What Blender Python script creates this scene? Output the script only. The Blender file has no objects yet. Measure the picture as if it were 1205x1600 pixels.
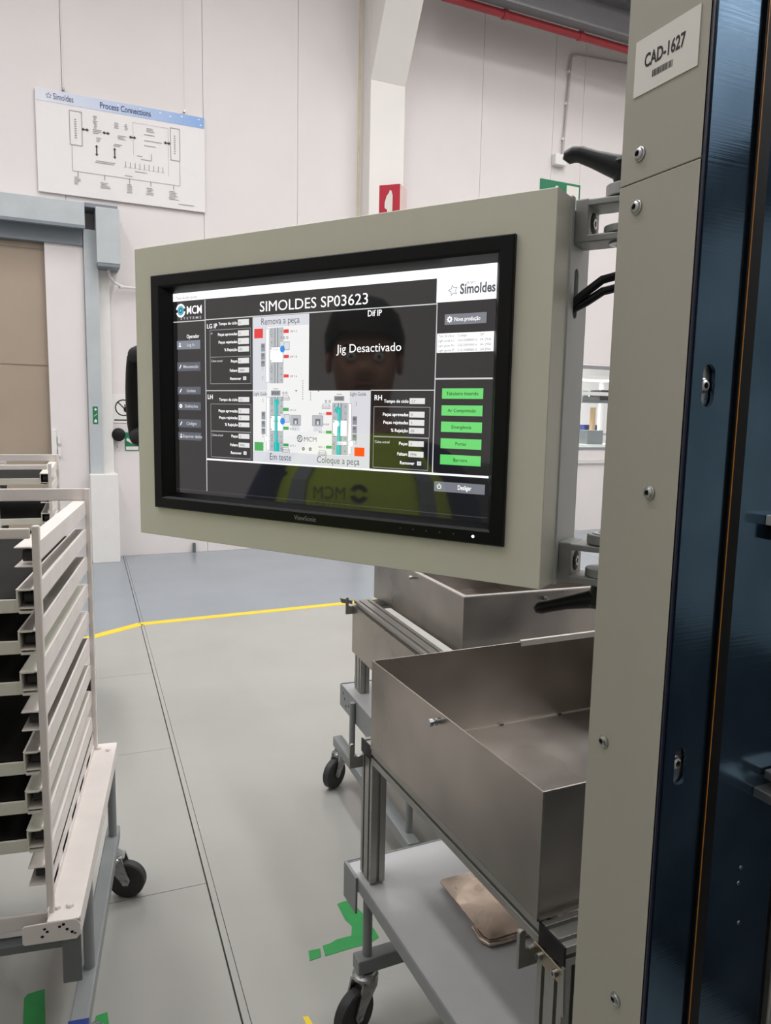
import bpy, bmesh, math, random
from mathutils import Vector, Matrix

random.seed(7)
SC = bpy.context.scene
COL = SC.collection
R = math.radians

# ------------------------------------------------------------------ camera
F_PX, PITCH, ROLL, YAW = 1160.0, R(7.35), R(1.15), R(24.6)
fw = Vector((math.sin(YAW) * math.cos(PITCH), math.cos(YAW) * math.cos(PITCH), -math.sin(PITCH)))
rt0 = Vector((math.cos(YAW), -math.sin(YAW), 0))
up0 = rt0.cross(fw)
rt = math.cos(ROLL) * rt0 + math.sin(ROLL) * up0
up = rt.cross(fw)
cam_d = bpy.data.cameras.new('camera')
cam = bpy.data.objects.new('camera', cam_d)
COL.objects.link(cam)
cam_d.sensor_fit = 'VERTICAL'
cam_d.sensor_height = 36.0
cam_d.lens = 36.0 * F_PX / 1600.0
cam_d.clip_start = 0.02
cam_d.clip_end = 100
m = Matrix((rt, up, -fw)).transposed().to_4x4()
m.translation = Vector((0, 0, 1.6))
cam.matrix_world = m
SC.camera = cam

# ------------------------------------------------------------------ view, world, lights
SC.view_settings.view_transform = 'Standard'
SC.view_settings.look = 'None'
SC.view_settings.exposure = 0.3
SC.view_settings.gamma = 1.0
SC.view_settings.use_curve_mapping = False
W = bpy.data.worlds.new('world')
SC.world = W
W.use_nodes = True
W.node_tree.nodes['Background'].inputs[0].default_value = (0.8, 0.85, 1.0, 1)
W.node_tree.nodes['Background'].inputs[1].default_value = 0.3


def area(name, loc, sx, sy, watts, col=(0.985, 0.985, 1.0), rot=(0, 0, 0)):
    l = bpy.data.lights.new(name, 'AREA')
    l.shape = 'RECTANGLE'
    l.size, l.size_y = sx, sy
    l.energy = watts
    l.color = col
    o = bpy.data.objects.new(name, l)
    o.location = loc
    o.rotation_euler = rot
    COL.objects.link(o)
    return o


# rows of high-bay luminaires under the hall roof
for ix, x in enumerate((-5.0, -1.5, 2.0, 5.5, 9.0)):
    for iy, y in enumerate((-5.5, -1.0, 2.6, 5.4)):
        o = area('hall_lamp', (x, y, 7.9), 0.5, 2.2, (210 if x > 4 else 6, 32, 76, 56 if x < 0 else 68)[iy])
        if iy == 3:
            o.data.spread = R(128)      # louvred row next to the wall
# lamps of the bright room beyond the window
area('annex_lamp', (7.6, 10.8, 3.7), 3.0, 1.5, 420, (1, 1, 1))


# ------------------------------------------------------------------ materials
def lin(c):
    def f(v):
        v /= 255.0
        return v / 12.92 if v <= 0.04045 else ((v + 0.055) / 1.055) ** 2.4
    return (f(c[0]), f(c[1]), f(c[2]), 1.0)


MATS = {}


def mat(name, rgb, rough=0.5, metal=0.0, var=0.0, scale=8.0, bump=0.0, bscale=60.0, spec=0.5,
        stretch=None, rvar=0.0, emit=None, estr=1.0, coat=0.0, aniso=0.0):
    if name in MATS:
        return MATS[name]
    mt = bpy.data.materials.new(name)
    mt.use_nodes = True
    nt = mt.node_tree
    b = nt.nodes['Principled BSDF']
    c = lin(rgb)
    b.inputs['Base Color'].default_value = c
    b.inputs['Roughness'].default_value = rough
    b.inputs['Metallic'].default_value = metal
    b.inputs['Specular IOR Level'].default_value = spec
    b.inputs['Coat Weight'].default_value = coat
    b.inputs['Anisotropic'].default_value = aniso
    if emit:
        b.inputs['Emission Color'].default_value = lin(emit)
        b.inputs['Emission Strength'].default_value = estr
    if var or bump or rvar:
        tc = nt.nodes.new('ShaderNodeTexCoord')
        mp = nt.nodes.new('ShaderNodeMapping')
        nt.links.new(tc.outputs['Object'], mp.inputs['Vector'])
        if stretch:
            mp.inputs['Scale'].default_value = stretch
        no = nt.nodes.new('ShaderNodeTexNoise')
        no.inputs['Scale'].default_value = scale
        no.inputs['Detail'].default_value = 2 if metal == 1.0 else 6
        no.inputs['Roughness'].default_value = 0.6
        nt.links.new(mp.outputs[0], no.inputs['Vector'])
        if var:
            rp = nt.nodes.new('ShaderNodeValToRGB')
            rp.color_ramp.elements[0].position = 0.3
            rp.color_ramp.elements[1].position = 0.7
            rp.color_ramp.elements[0].color = (c[0] * (1 - var), c[1] * (1 - var), c[2] * (1 - var), 1)
            rp.color_ramp.elements[1].color = (min(1, c[0] * (1 + var)), min(1, c[1] * (1 + var)), min(1, c[2] * (1 + var)), 1)
            nt.links.new(no.outputs['Fac'], rp.inputs[0])
            nt.links.new(rp.outputs[0], b.inputs['Base Color'])
        if rvar:
            mr = nt.nodes.new('ShaderNodeMapRange')
            mr.inputs['From Min'].default_value = 0.3
            mr.inputs['From Max'].default_value = 0.7
            mr.inputs['To Min'].default_value = max(0.02, rough - rvar)
            mr.inputs['To Max'].default_value = rough + rvar
            nt.links.new(no.outputs['Fac'], mr.inputs['Value'])
            nt.links.new(mr.outputs[0], b.inputs['Roughness'])
        if bump:
            n2 = nt.nodes.new('ShaderNodeTexNoise')
            n2.inputs['Scale'].default_value = bscale
            n2.inputs['Detail'].default_value = 3
            nt.links.new(mp.outputs[0], n2.inputs['Vector'])
            bp = nt.nodes.new('ShaderNodeBump')
            bp.inputs['Strength'].default_value = bump
            bp.inputs['Distance'].default_value = 0.01
            nt.links.new(n2.outputs['Fac'], bp.inputs['Height'])
            nt.links.new(bp.outputs[0], b.inputs['Normal'])
    MATS[name] = mt
    return mt


WALLP = mat('painted_wall', (219, 213, 211), 0.75, var=0.02, scale=1.5, bump=0.02)
PILLAR = mat('pillar_paint', (226, 222, 217), 0.8, var=0.015, scale=2)
CEIL = mat('roof_white', (222, 220, 216), 0.9, var=0.02)
PANEL = mat('cream_powder_coat', (214, 214, 196), 0.42, var=0.012, scale=30, bump=0.01, bscale=900)
PANEL2 = mat('light_grey_powder_coat', (196, 199, 194), 0.4, var=0.012, scale=30, bump=0.01, bscale=900)
COLM = mat('warm_grey_powder_coat', (165, 162, 149), 0.5, var=0.012, scale=12, bump=0.01, bscale=900)
BLACKP = mat('black_plastic', (18, 19, 21), 0.42, var=0.05, scale=40, bump=0.01, bscale=500, spec=0.3)
BEZEL = mat('black_bezel_plastic', (10, 12, 13), 0.4, var=0.05, scale=40, spec=0.22)
RUBBER = mat('dark_rubber', (46, 46, 47), 0.6, var=0.1, scale=30)
GASK = mat('black_gasket', (9, 9, 10), 0.5, var=0.1, scale=30, spec=0.2)
ORANGE = mat('orange_seal', (176, 112, 28), 0.5, var=0.05, scale=30)
ZINC = mat('zinc_plated_steel', (176, 178, 178), 0.3, 1.0, var=0.08, scale=40, rvar=0.1)
DIECAST = mat('grey_diecast_metal', (160, 162, 158), 0.45, 0.35, var=0.05, scale=40, bump=0.02, bscale=400)
ALU = mat('anodised_aluminium', (164, 163, 158), 0.38, 0.85, var=0.05, scale=20, stretch=(1, 1, 12))
STEEL = mat('brushed_stainless_steel', (174, 168, 162), 0.3, 1.0, var=0.2, scale=3.4, rvar=0.05)
STEELP = mat('polished_stainless_plate', (205, 190, 176), 0.22, 1.0, var=0.12, scale=14, rvar=0.1, bump=0.006, bscale=6)
GREYP = mat('grey_painted_steel', (130, 134, 134), 0.45, var=0.05, scale=10)
GREYD = mat('dark_grey_painted_steel', (96, 100, 100), 0.45, var=0.05, scale=10)
SHELF = mat('pale_grey_shelf_sheet', (176, 176, 176), 0.35, var=0.05, scale=5, rvar=0.08)
WHITEM = mat('chipped_white_paint', (220, 213, 207), 0.45, var=0.05, scale=9)
TRAYW = mat('off_white_tray_paint', (206, 204, 190), 0.5, var=0.04, scale=9)
TRAYB = mat('black_tray_mat', (24, 23, 22), 0.8, var=0.2, scale=6, spec=0.2)
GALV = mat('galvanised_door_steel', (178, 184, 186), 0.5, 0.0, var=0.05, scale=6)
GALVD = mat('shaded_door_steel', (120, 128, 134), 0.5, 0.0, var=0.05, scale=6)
GREENT = mat('green_floor_tape', (30, 140, 66), 0.5, var=0.08, scale=20)
YELLOW = mat('yellow_line_paint', (226, 196, 36), 0.5, var=0.05, scale=8)
REDP = mat('red_pipe_paint', (150, 40, 46), 0.45, var=0.05, scale=6)
BEAMG = mat('grey_beam_paint', (104, 104, 106), 0.55, var=0.05, scale=4)
BEAMD = mat('dark_beam_paint', (50, 54, 60), 0.55, var=0.05, scale=4)
CABLE = mat('black_cable', (16, 16, 18), 0.45, var=0.05, scale=40)
WHITEPL = mat('white_plastic', (226, 224, 220), 0.45, var=0.02, scale=10)
SIGNW = mat('white_sign_print', (224, 220, 219), 0.5, var=0.01, scale=3)
INK = mat('dark_grey_print', (66, 68, 72), 0.6, var=0.03, scale=20)
INKL = mat('faint_grey_print', (150, 150, 152), 0.6, var=0.03, scale=20)
INKB = mat('navy_print', (52, 66, 110), 0.6, var=0.03, scale=20)
BLKINK = mat('black_print', (26, 26, 28), 0.6, var=0.03, scale=20)
SIGNG = mat('green_sign_print', (22, 116, 78), 0.5, var=0.03, scale=20)
SIGNR = mat('red_sign_print', (178, 28, 50), 0.5, var=0.03, scale=20)
LABELP = mat('white_label_paper', (222, 219, 211), 0.5, var=0.01, scale=20)
BLUECAP = mat('blue_plastic_cap', (24, 50, 120), 0.45, var=0.05, scale=20)
SEALANT = mat('yellowed_sealant', (212, 200, 168), 0.7, var=0.1, scale=5)
FRAMEB = mat('blue_grey_frame', (108, 114, 134), 0.5, var=0.03, scale=20)
BROWN = mat('tan_pvc_curtain', (164, 149, 132), 0.26, var=0.05, scale=1.2, coat=0.2)
WHEELG = mat('grey_wheel_centre', (84, 84, 86), 0.5, var=0.05, scale=30)


def blue_film():
    mt = bpy.data.materials.new('blue_filmed_aluminium')
    mt.use_nodes = True
    nt = mt.node_tree
    b = nt.nodes['Principled BSDF']
    b.inputs['Metallic'].default_value = 0.92
    tc = nt.nodes.new('ShaderNodeTexCoord')
    n1 = nt.nodes.new('ShaderNodeTexNoise')
    n1.inputs['Scale'].default_value = 7
    n1.inputs['Detail'].default_value = 5
    nt.links.new(tc.outputs['Object'], n1.inputs['Vector'])
    rp = nt.nodes.new('ShaderNodeValToRGB')
    rp.color_ramp.elements[0].position, rp.color_ramp.elements[1].position = 0.3, 0.72
    rp.color_ramp.elements[0].color = lin((74, 99, 121))
    rp.color_ramp.elements[1].color = lin((104, 131, 154))
    nt.links.new(n1.outputs['Fac'], rp.inputs[0])
    # fine horizontal brushing
    mp = nt.nodes.new('ShaderNodeMapping')
    mp.inputs['Scale'].default_value = (6, 6, 420)
    nt.links.new(tc.outputs['Object'], mp.inputs['Vector'])
    n2 = nt.nodes.new('ShaderNodeTexNoise')
    n2.inputs['Scale'].default_value = 1.0
    n2.inputs['Detail'].default_value = 4
    nt.links.new(mp.outputs[0], n2.inputs['Vector'])
    bp = nt.nodes.new('ShaderNodeBump')
    bp.inputs['Strength'].default_value = 0.018
    bp.inputs['Distance'].default_value = 0.004
    nt.links.new(n2.outputs['Fac'], bp.inputs['Height'])
    nt.links.new(bp.outputs[0], b.inputs['Normal'])
    mr = nt.nodes.new('ShaderNodeMapRange')
    mr.inputs['From Min'].default_value, mr.inputs['From Max'].default_value = 0.3, 0.7
    mr.inputs['To Min'].default_value, mr.inputs['To Max'].default_value = 0.09, 0.2
    nt.links.new(n1.outputs['Fac'], mr.inputs['Value'])
    nt.links.new(mr.outputs[0], b.inputs['Roughness'])
    nt.links.new(rp.outputs[0], b.inputs['Base Color'])
    return mt


BLUEF = blue_film()


def floor_mat():
    """grey epoxy: warm light coat near the camera, blue-grey coat beyond the yellow line"""
    mt = bpy.data.materials.new('epoxy_floor')
    mt.use_nodes = True
    nt = mt.node_tree
    b = nt.nodes['Principled BSDF']
    b.inputs['Roughness'].default_value = 0.24
    geo = nt.nodes.new('ShaderNodeNewGeometry')
    sep = nt.nodes.new('ShaderNodeSeparateXYZ')
    nt.links.new(geo.outputs['Position'], sep.inputs[0])

    def math_(op, a, bb):
        n = nt.nodes.new('ShaderNodeMath')
        n.operation = op
        for i, v in enumerate((a, bb)):
            if isinstance(v, (int, float)):
                n.inputs[i].default_value = v
            else:
                nt.links.new(v, n.inputs[i])
        return n.outputs[0]
    k = math_('MINIMUM', math_('MULTIPLY', math_('SUBTRACT', sep.outputs[0], 0.605), 0.62), 0.0)
    lim = math_('ADD', k, 5.79)
    far = math_('GREATER_THAN', sep.outputs[1], lim)
    no = nt.nodes.new('ShaderNodeTexNoise')
    no.inputs['Scale'].default_value = 1.3
    no.inputs['Detail'].default_value = 7
    nt.links.new(geo.outputs['Position'], no.inputs['Vector'])
    sp = nt.nodes.new('ShaderNodeTexNoise')
    sp.inputs['Scale'].default_value = 9
    sp.inputs['Detail'].default_value = 2
    nt.links.new(geo.outputs['Position'], sp.inputs['Vector'])
    cr = []
    for rgb in ((159, 158, 152), (134, 141, 147)):
        rp = nt.nodes.new('ShaderNodeValToRGB')
        c = lin(rgb)
        rp.color_ramp.elements[0].position, rp.color_ramp.elements[1].position = 0.3, 0.7
        rp.color_ramp.elements[0].color = (c[0] * .94, c[1] * .94, c[2] * .94, 1)
        rp.color_ramp.elements[1].color = (c[0] * 1.05, c[1] * 1.05, c[2] * 1.05, 1)
        nt.links.new(no.outputs['Fac'], rp.inputs[0])
        cr.append(rp)
    mx = nt.nodes.new('ShaderNodeMixRGB')
    nt.links.new(far, mx.inputs[0])
    nt.links.new(cr[0].outputs[0], mx.inputs[1])
    nt.links.new(cr[1].outputs[0], mx.inputs[2])
    # small dark scuffs
    th = math_('GREATER_THAN', sp.outputs['Fac'], 0.78)
    mx2 = nt.nodes.new('ShaderNodeMixRGB')
    nt.links.new(math_('MULTIPLY', th, 0.55), mx2.inputs[0])
    nt.links.new(mx.outputs[0], mx2.inputs[1])
    mx2.inputs[2].default_value = lin((90, 84, 74))
    nt.links.new(mx2.outputs[0], b.inputs['Base Color'])
    return mt


FLOORM = floor_mat()


def glass_mat(name, tint=(240, 244, 244), refl=0.06):
    mt = bpy.data.materials.new(name)
    mt.use_nodes = True
    nt = mt.node_tree
    nt.nodes.remove(nt.nodes['Principled BSDF'])
    out = nt.nodes['Material Output']
    t = nt.nodes.new('ShaderNodeBsdfTransparent')
    t.inputs[0].default_value = lin(tint)
    g = nt.nodes.new('ShaderNodeBsdfGlossy')
    g.inputs['Roughness'].default_value = 0.02
    mx = nt.nodes.new('ShaderNodeMixShader')
    mx.inputs[0].default_value = refl
    nt.links.new(t.outputs[0], mx.inputs[1])
    nt.links.new(g.outputs[0], mx.inputs[2])
    nt.links.new(mx.outputs[0], out.inputs[0])
    return mt


GLASS = glass_mat('window_glass')


def lcd(name, rgb, k=1.0):
    """lit pixels behind the glossy front of the display"""
    return mat('lcd_' + name, (6, 6, 7), 0.04, emit=rgb, estr=k, spec=1.0)


# ------------------------------------------------------------------ mesh builder
class MB:
    def __init__(s):
        s.v, s.f = [], []

    def add(s, vs, fs):
        o = len(s.v)
        s.v += [tuple(p) for p in vs]
        s.f += [tuple(i + o for i in f) for f in fs]
        return s

    def box(s, a, b, M=None):
        x0, y0, z0 = a
        x1, y1, z1 = b
        vs = [Vector(p) for p in ((x0, y0, z0), (x1, y0, z0), (x1, y1, z0), (x0, y1, z0),
                                  (x0, y0, z1), (x1, y0, z1), (x1, y1, z1), (x0, y1, z1))]
        if M:
            vs = [M @ p for p in vs]
        return s.add(vs, [(0, 3, 2, 1), (4, 5, 6, 7), (0, 1, 5, 4), (1, 2, 6, 5), (2, 3, 7, 6), (3, 0, 4, 7)])

    def cyl(s, p0, p1, r0, r1=None, n=16):
        r1 = r0 if r1 is None else r1
        p0, p1 = Vector(p0), Vector(p1)
        d = (p1 - p0).normalized()
        a = d.orthogonal().normalized()
        b = d.cross(a)
        vs = []
        for p, r in ((p0, r0), (p1, r1)):
            for i in range(n):
                t = 2 * math.pi * i / n
                vs.append(p + r * (math.cos(t) * a + math.sin(t) * b))
        fs = [(i, (i + 1) % n, n + (i + 1) % n, n + i) for i in range(n)]
        fs += [tuple(range(n))[::-1], tuple(range(n, 2 * n))]
        return s.add(vs, fs)

    def lathe(s, p, axis, prof, n=24):
        """prof: (distance along axis, radius)"""
        p, d = Vector(p), Vector(axis).normalized()
        a = d.orthogonal().normalized()
        b = d.cross(a)
        vs, fs = [], []
        for h, r in prof:
            for i in range(n):
                t = 2 * math.pi * i / n
                vs.append(p + d * h + max(r, 1e-5) * (math.cos(t) * a + math.sin(t) * b))
        for k in range(len(prof) - 1):
            for i in range(n):
                j = (i + 1) % n
                fs.append((k * n + i, k * n + j, (k + 1) * n + j, (k + 1) * n + i))
        fs.append(tuple(range(n))[::-1])
        fs.append(tuple(range((len(prof) - 1) * n, len(prof) * n)))
        return s.add(vs, fs)

    def tube(s, pts, r, n=10):
        pts = [Vector(p) for p in pts]
        rs = r if isinstance(r, (list, tuple)) else [r] * len(pts)
        vs, fs = [], []
        a = None
        for k, p in enumerate(pts):
            d = (pts[min(k + 1, len(pts) - 1)] - pts[max(k - 1, 0)]).normalized()
            a = d.orthogonal().normalized() if a is None else (a - d * a.dot(d)).normalized()
            b = d.cross(a)
            for i in range(n):
                t = 2 * math.pi * i / n
                vs.append(p + rs[k] * (math.cos(t) * a + math.sin(t) * b))
        for k in range(len(pts) - 1):
            for i in range(n):
                j = (i + 1) % n
                fs.append((k * n + i, k * n + j, (k + 1) * n + j, (k + 1) * n + i))
        fs.append(tuple(range(n))[::-1])
        fs.append(tuple(range((len(pts) - 1) * n, len(pts) * n)))
        return s.add(vs, fs)

    def prism(s, poly, o, u, v, w):
        """polygon (a,b) -> o + a*u + b*v, extruded by vector w"""
        o, u, v, w = Vector(o), Vector(u), Vector(v), Vector(w)
        n = len(poly)
        vs = [o + a * u + b * v for a, b in poly]
        vs += [p + w for p in vs]
        fs = [tuple(range(n))[::-1], tuple(range(n, 2 * n))]
        fs += [(i, (i + 1) % n, n + (i + 1) % n, n + i) for i in range(n)]
        return s.add(vs, fs)

    def frame(s, loops, closed=False):
        """rectangular loops (x0,x1,z0,z1,y) joined one to the next"""
        vs, fs = [], []
        for x0, x1, z0, z1, y in loops:
            vs += [(x0, y, z0), (x1, y, z0), (x1, y, z1), (x0, y, z1)]
        n = len(loops)
        for k in range(n if closed else n - 1):
            q = (k + 1) % n
            for i in range(4):
                j = (i + 1) % 4
                fs.append((k * 4 + i, k * 4 + j, q * 4 + j, q * 4 + i))
        return s.add(vs, fs)

    def build(s, name, m, parent=None, bev=0.0, smooth=False, seg=2):
        me = bpy.data.meshes.new(name)
        me.from_pydata([tuple(p) for p in s.v], [], s.f)
        me.validate()
        bm = bmesh.new()
        bm.from_mesh(me)
        bmesh.ops.recalc_face_normals(bm, faces=bm.faces)
        bm.to_mesh(me)
        bm.free()
        me.materials.append(m)
        if smooth:
            for p in me.polygons:
                p.use_smooth = True
            try:
                me.set_sharp_from_angle(angle=R(35))
            except Exception:
                pass
        o = bpy.data.objects.new(name, me)
        COL.objects.link(o)
        if parent:
            o.parent = parent
        if bev:
            md = o.modifiers.new('bevel', 'BEVEL')
            md.width = bev
            md.segments = seg
            md.limit_method = 'ANGLE'
            md.angle_limit = R(40)
        return o


def tag(o, label, cat, group=None):
    o['label'] = label
    o['category'] = cat
    if group:
        o['group'] = group
    return o


def thing(name, label, cat, loc=(0, 0, 0), rz=0.0, group=None):
    o = bpy.data.objects.new(name, None)
    o.empty_display_size = 0.05
    COL.objects.link(o)
    o.location = loc
    o.rotation_euler = (0, 0, rz)
    return tag(o, label, cat, group)


def struct(o):
    o['kind'] = 'structure'
    return o


def copy_tree(o, parent=None):
    c = o.copy()
    COL.objects.link(c)
    c.parent = parent
    for ch in list(o.children):
        copy_tree(ch, c)
    return c


def holed(name, outer, holes, thick, m, parent, place):
    """flat plate with holes; outlines in 2-D, place = 4x4 matrix (local z = thickness)"""
    cu = bpy.data.curves.new(name, 'CURVE')
    cu.dimensions = '2D'
    cu.fill_mode = 'BOTH'
    cu.extrude = thick / 2
    for poly in [outer] + holes:
        sp = cu.splines.new('POLY')
        sp.points.add(len(poly) - 1)
        for p, q in zip(sp.points, poly):
            p.co = (q[0], q[1], 0, 1)
        sp.use_cyclic_u = True
    t = bpy.data.objects.new(name, cu)
    me = bpy.data.meshes.new_from_object(t)
    bpy.data.objects.remove(t)
    me.transform(place)
    me.name = name
    me.materials.clear()
    me.materials.append(m)
    o = bpy.data.objects.new(name, me)
    COL.objects.link(o)
    if parent:
        o.parent = parent
    return o


def rect(x0, y0, x1, y1):
    return [(x0, y0), (x1, y0), (x1, y1), (x0, y1)]


def obround(cx, cy, w, h, n=8):
    r = w / 2
    pts = []
    for i in range(n + 1):
        t = math.pi * i / n
        pts.append((cx + r * math.cos(t), cy + h / 2 - r + r * math.sin(t)))
    for i in range(n + 1):
        t = math.pi + math.pi * i / n
        pts.append((cx + r * math.cos(t), cy - h / 2 + r + r * math.sin(t)))
    return pts


def plane_m(o, u, v):
    """matrix whose x,y axes are u,v"""
    u, v = Vector(u), Vector(v)
    w = u.cross(v)
    M = Matrix((u, v, w)).transposed().to_4x4()
    M.translation = Vector(o)
    return M


def text(mb, s, x, y, size, place, align='LEFT', width=None, bold=0.0, flip=False):
    """lettering as flat faces; x,y = baseline point in the place frame; size = cap height * 1.38"""
    cu = bpy.data.curves.new('t', 'FONT')
    cu.body = s
    cu.size = size
    cu.align_x = align
    cu.fill_mode = 'FRONT'
    cu.resolution_u = 3
    cu.offset = bold * size
    t = bpy.data.objects.new('t', cu)
    me = bpy.data.meshes.new_from_object(t)
    bpy.data.objects.remove(t)
    k = 1.0
    if width and len(me.vertices):
        xs = [v.co.x for v in me.vertices]
        k = width / (max(xs) - min(xs))
    vs = [place @ Vector((x + v.co.x * k, y + v.co.y, 0)) for v in me.vertices]
    mb.add(vs, [tuple(p.vertices) for p in me.polygons])
    bpy.data.meshes.remove(me)
    return mb


def flat(mb, pts, place, z=0.0):
    mb.add([place @ Vector((a, b, z)) for a, b in pts], [tuple(range(len(pts)))])
    return mb


def circle(cx, cy, r, n=20, ry=None):
    ry = ry or r
    return [(cx + r * math.cos(2 * math.pi * i / n), cy + ry * math.sin(2 * math.pi * i / n)) for i in range(n)]


# ================================================================== SETTING
WY = 8.6                                   # face of the back wall
# floor: poured slabs parted by saw-cut joints
floor = MB().box((-7, -6, -0.10), (12, 13.5, -0.012)).build('floor', mat('joint_dirt', (84, 80, 72), 0.9, var=0.1), None)
struct(floor)
ang = R(-2.65)
Mf = Matrix.Translation((0.50, 3.5, 0)) @ Matrix.Rotation(ang, 4, 'Z')
ysl = [-9.4, -4.8, -3.7, -1.11, 0.0, 1.11, 10.5]
ysr = [-9.4, -6.0, -3.0, 10.5]
xs = [-7.6, -5.0, -2.5, 0.0, 0.022, 2.6, 5.2, 7.8, 10.4, 13.0]
for i in range(len(xs) - 1):
    ys = ysl if xs[i] < 0 else ysr
    for j in range(len(ys) - 1):
        g = 0.0012
        gl, gr = (0.0026 if xs[i] == 0.0 else 0.0010), (0.0026 if xs[i + 1] == 0.0 else 0.0010)
        pts = [Mf @ Vector(p) for p in ((xs[i] + gl, ys[j] + g, 0), (xs[i + 1] - gr, ys[j] + g, 0), (xs[i + 1] - gr, ys[j + 1] - g, 0), (xs[i] + gl, ys[j + 1] - g, 0))]
        if min(p.y for p in pts) > 10:
            continue
        b = MB().add([Vector((p.x, p.y, -0.012)) for p in pts] + [Vector((p.x, p.y, 0)) for p in pts],
                     [(0, 3, 2, 1), (4, 5, 6, 7), (0, 1, 5, 4), (1, 2, 6, 5), (2, 3, 7, 6), (3, 0, 4, 7)])
        b.build('floor_slab', FLOORM, floor)

# painted line and tape marks on the floor
b = MB()
for p, q in (((0.05, 5.395), (0.605, 5.74)), ((0.605, 5.74), (2.4, 5.80)), ((2.4, 5.80), (9.0, 5.95))):
    p, q = Vector((*p, 0)), Vector((*q, 0))
    d = (q - p).normalized()
    nn = Vector((-d.y, d.x, 0)) * 0.04
    b.add([p - nn, q - nn, q + nn, p + nn, p - nn + Vector((0, 0, .0012)), q - nn + Vector((0, 0, .0012)), q + nn + Vector((0, 0, .0012)), p + nn + Vector((0, 0, .0012))],
          [(0, 1, 2, 3), (4, 5, 6, 7), (0, 1, 5, 4), (1, 2, 6, 5), (2, 3, 7, 6), (3, 0, 4, 7)])
tag(b.build('floor_line', YELLOW), 'yellow painted floor line at the edge of the blue-grey floor', 'floor marking')


def tape(pts, label, m=GREENT, name='floor_tape'):
    o = MB().prism(pts, (0, 0, 0.0004), (1, 0, 0), (0, 1, 0), (0, 0, 0.0008)).build(name, m)
    return tag(o, label, 'tape')


tape([(0.821, 2.113), (0.845, 2.118), (0.869, 2.114), (0.880, 2.04), (0.885, 1.951), (0.884, 1.915), (0.847, 1.903), (0.780, 1.905), (0.704, 1.904), (0.711, 1.949), (0.735, 1.950), (0.760, 1.958), (0.808, 1.956), (0.826, 1.997), (0.817, 2.033)],
     'green L-shaped tape on the floor beside the front cart')
tape([(0.665, 1.945), (0.701, 1.941), (0.692, 1.907), (0.655, 1.904)], 'small green tape scrap at the end of the L-shaped tape')
tape([(-0.108, 2.075), (-0.10, 2.088), (-0.057, 2.09), (-0.054, 1.90), (-0.108, 1.905)], 'green tape strip on the floor below the left rack')
tape([(0.067, 1.935), (0.096, 1.937), (0.098, 1.84), (0.05, 1.85)], 'green tape scrap right of the blue end cap of the rack base')
tape([(0.571, 1.716), (0.586, 1.712), (0.594, 1.62), (0.575, 1.62)], 'small yellow tape end on the floor at the bottom of the frame', YELLOW)

# back wall: upright sandwich panels around one window opening
wall = MB().box((-7, WY + 0.05, 0), (6.75, WY + 0.2, 9)).box((9.3, WY + 0.05, 0), (12, WY + 0.2, 9)).box((6.75, WY + 0.05, 0), (9.3, WY + 0.2, 1.18)).box((6.75, WY + 0.05, 4.05), (9.3, WY + 0.2, 9)).build('wall_back', WALLP)
struct(wall)
edges = [-7, -5.04, -3.92, -2.8, -1.7, -0.58, 0.27, 1.67, 2.74, 3.86, 5.17, 6.27, 6.75, 9.3, 10.6, 12]
for a, c in zip(edges[:-1], edges[1:]):
    for z0, z1 in (((0, 1.18), (4.05, 9)) if a == 6.75 else ((0, 9),)):
        MB().box((a + 0.0018, WY, z0), (c - 0.0018, WY + 0.055, z1)).build('wall_panel', WALLP, wall, bev=0.002)
struct(MB().box((-7.2, -6, 0), (-7, 13.5, 9)).build('wall_left', WALLP))
struct(MB().box((12, -6, 0), (12.2, 13.5, 9)).build('wall_right', WALLP))
struct(MB().box((-7.2, -6.2, 0), (12.2, -6, 9)).build('wall_front', WALLP))
struct(MB().box((-7.2, -6.2, 9), (12.2, WY + 0.2, 9.2)).build('ceiling', CEIL))
# annex beyond the window
struct(MB().box((4.5, 13.2, 0), (12, 13.4, 4.2)).build('wall_annex', WALLP))
ac = struct(MB().box((4.5, WY + 0.2, 4.1), (12, 13.4, 4.2)).build('ceiling_annex', CEIL))

# pillar with its haunch
pil = MB().box((3.53, 8.35, 0), (3.97, WY, 9)).build('pillar', PILLAR, None, bev=0.006)
struct(pil)
MB().prism([(8.35, 5.42), (7.97, 6.09), (6.9, 8.0), (6.5, 9.0), (8.35, 9.0)], (3.53, 0, 0), (0, 1, 0), (0, 0, 1), (0.44, 0, 0)).build('haunch', PILLAR, pil, bev=0.006)
MB().box((3.478, WY - 0.012, 0.0), (3.502, WY, 8.9)).build('sealant_strip', SEALANT, pil)
struct(pil)

# steel beam, pipe, conduit
bm_ = MB().box((4.2, 7.86, 6.36), (12, 7.90, 6.66)).box((4.2, 7.72, 6.66), (12, 7.94, 6.70)).box((4.2, 7.80, 6.335), (12, 7.945, 6.36)).build('steel_beam', BEAMG)
MB().box((4.2, 7.5, 6.70), (12, 7.94, 6.95)).build('dark_channel', BEAMD, bm_)
struct(bm_)
pp = MB().cyl((4.25, 8.0, 6.305), (12, 8.0, 6.28), 0.045, n=20).build('sprinkler_pipe', REDP, smooth=True)
for x in (5.05, 6.15, 7.3):
    MB().cyl((x, 8.0, 6.302), (x + 0.05, 8.0, 6.302), 0.056, n=20).build('pipe_clamp', REDP, pp)
tag(pp, 'red sprinkler pipe running under the grey steel beam', 'pipe')
cd = MB().tube([(8.6, WY - 0.03, 6.52), (6.56, WY - 0.03, 6.385), (6.51, WY - 0.03, 6.36), (6.49, WY - 0.03, 6.30), (6.42, WY - 0.03, 5.10)], 0.016).build('conduit', mat('grey_conduit', (176, 174, 170), 0.5, var=.02), smooth=True)
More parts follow.
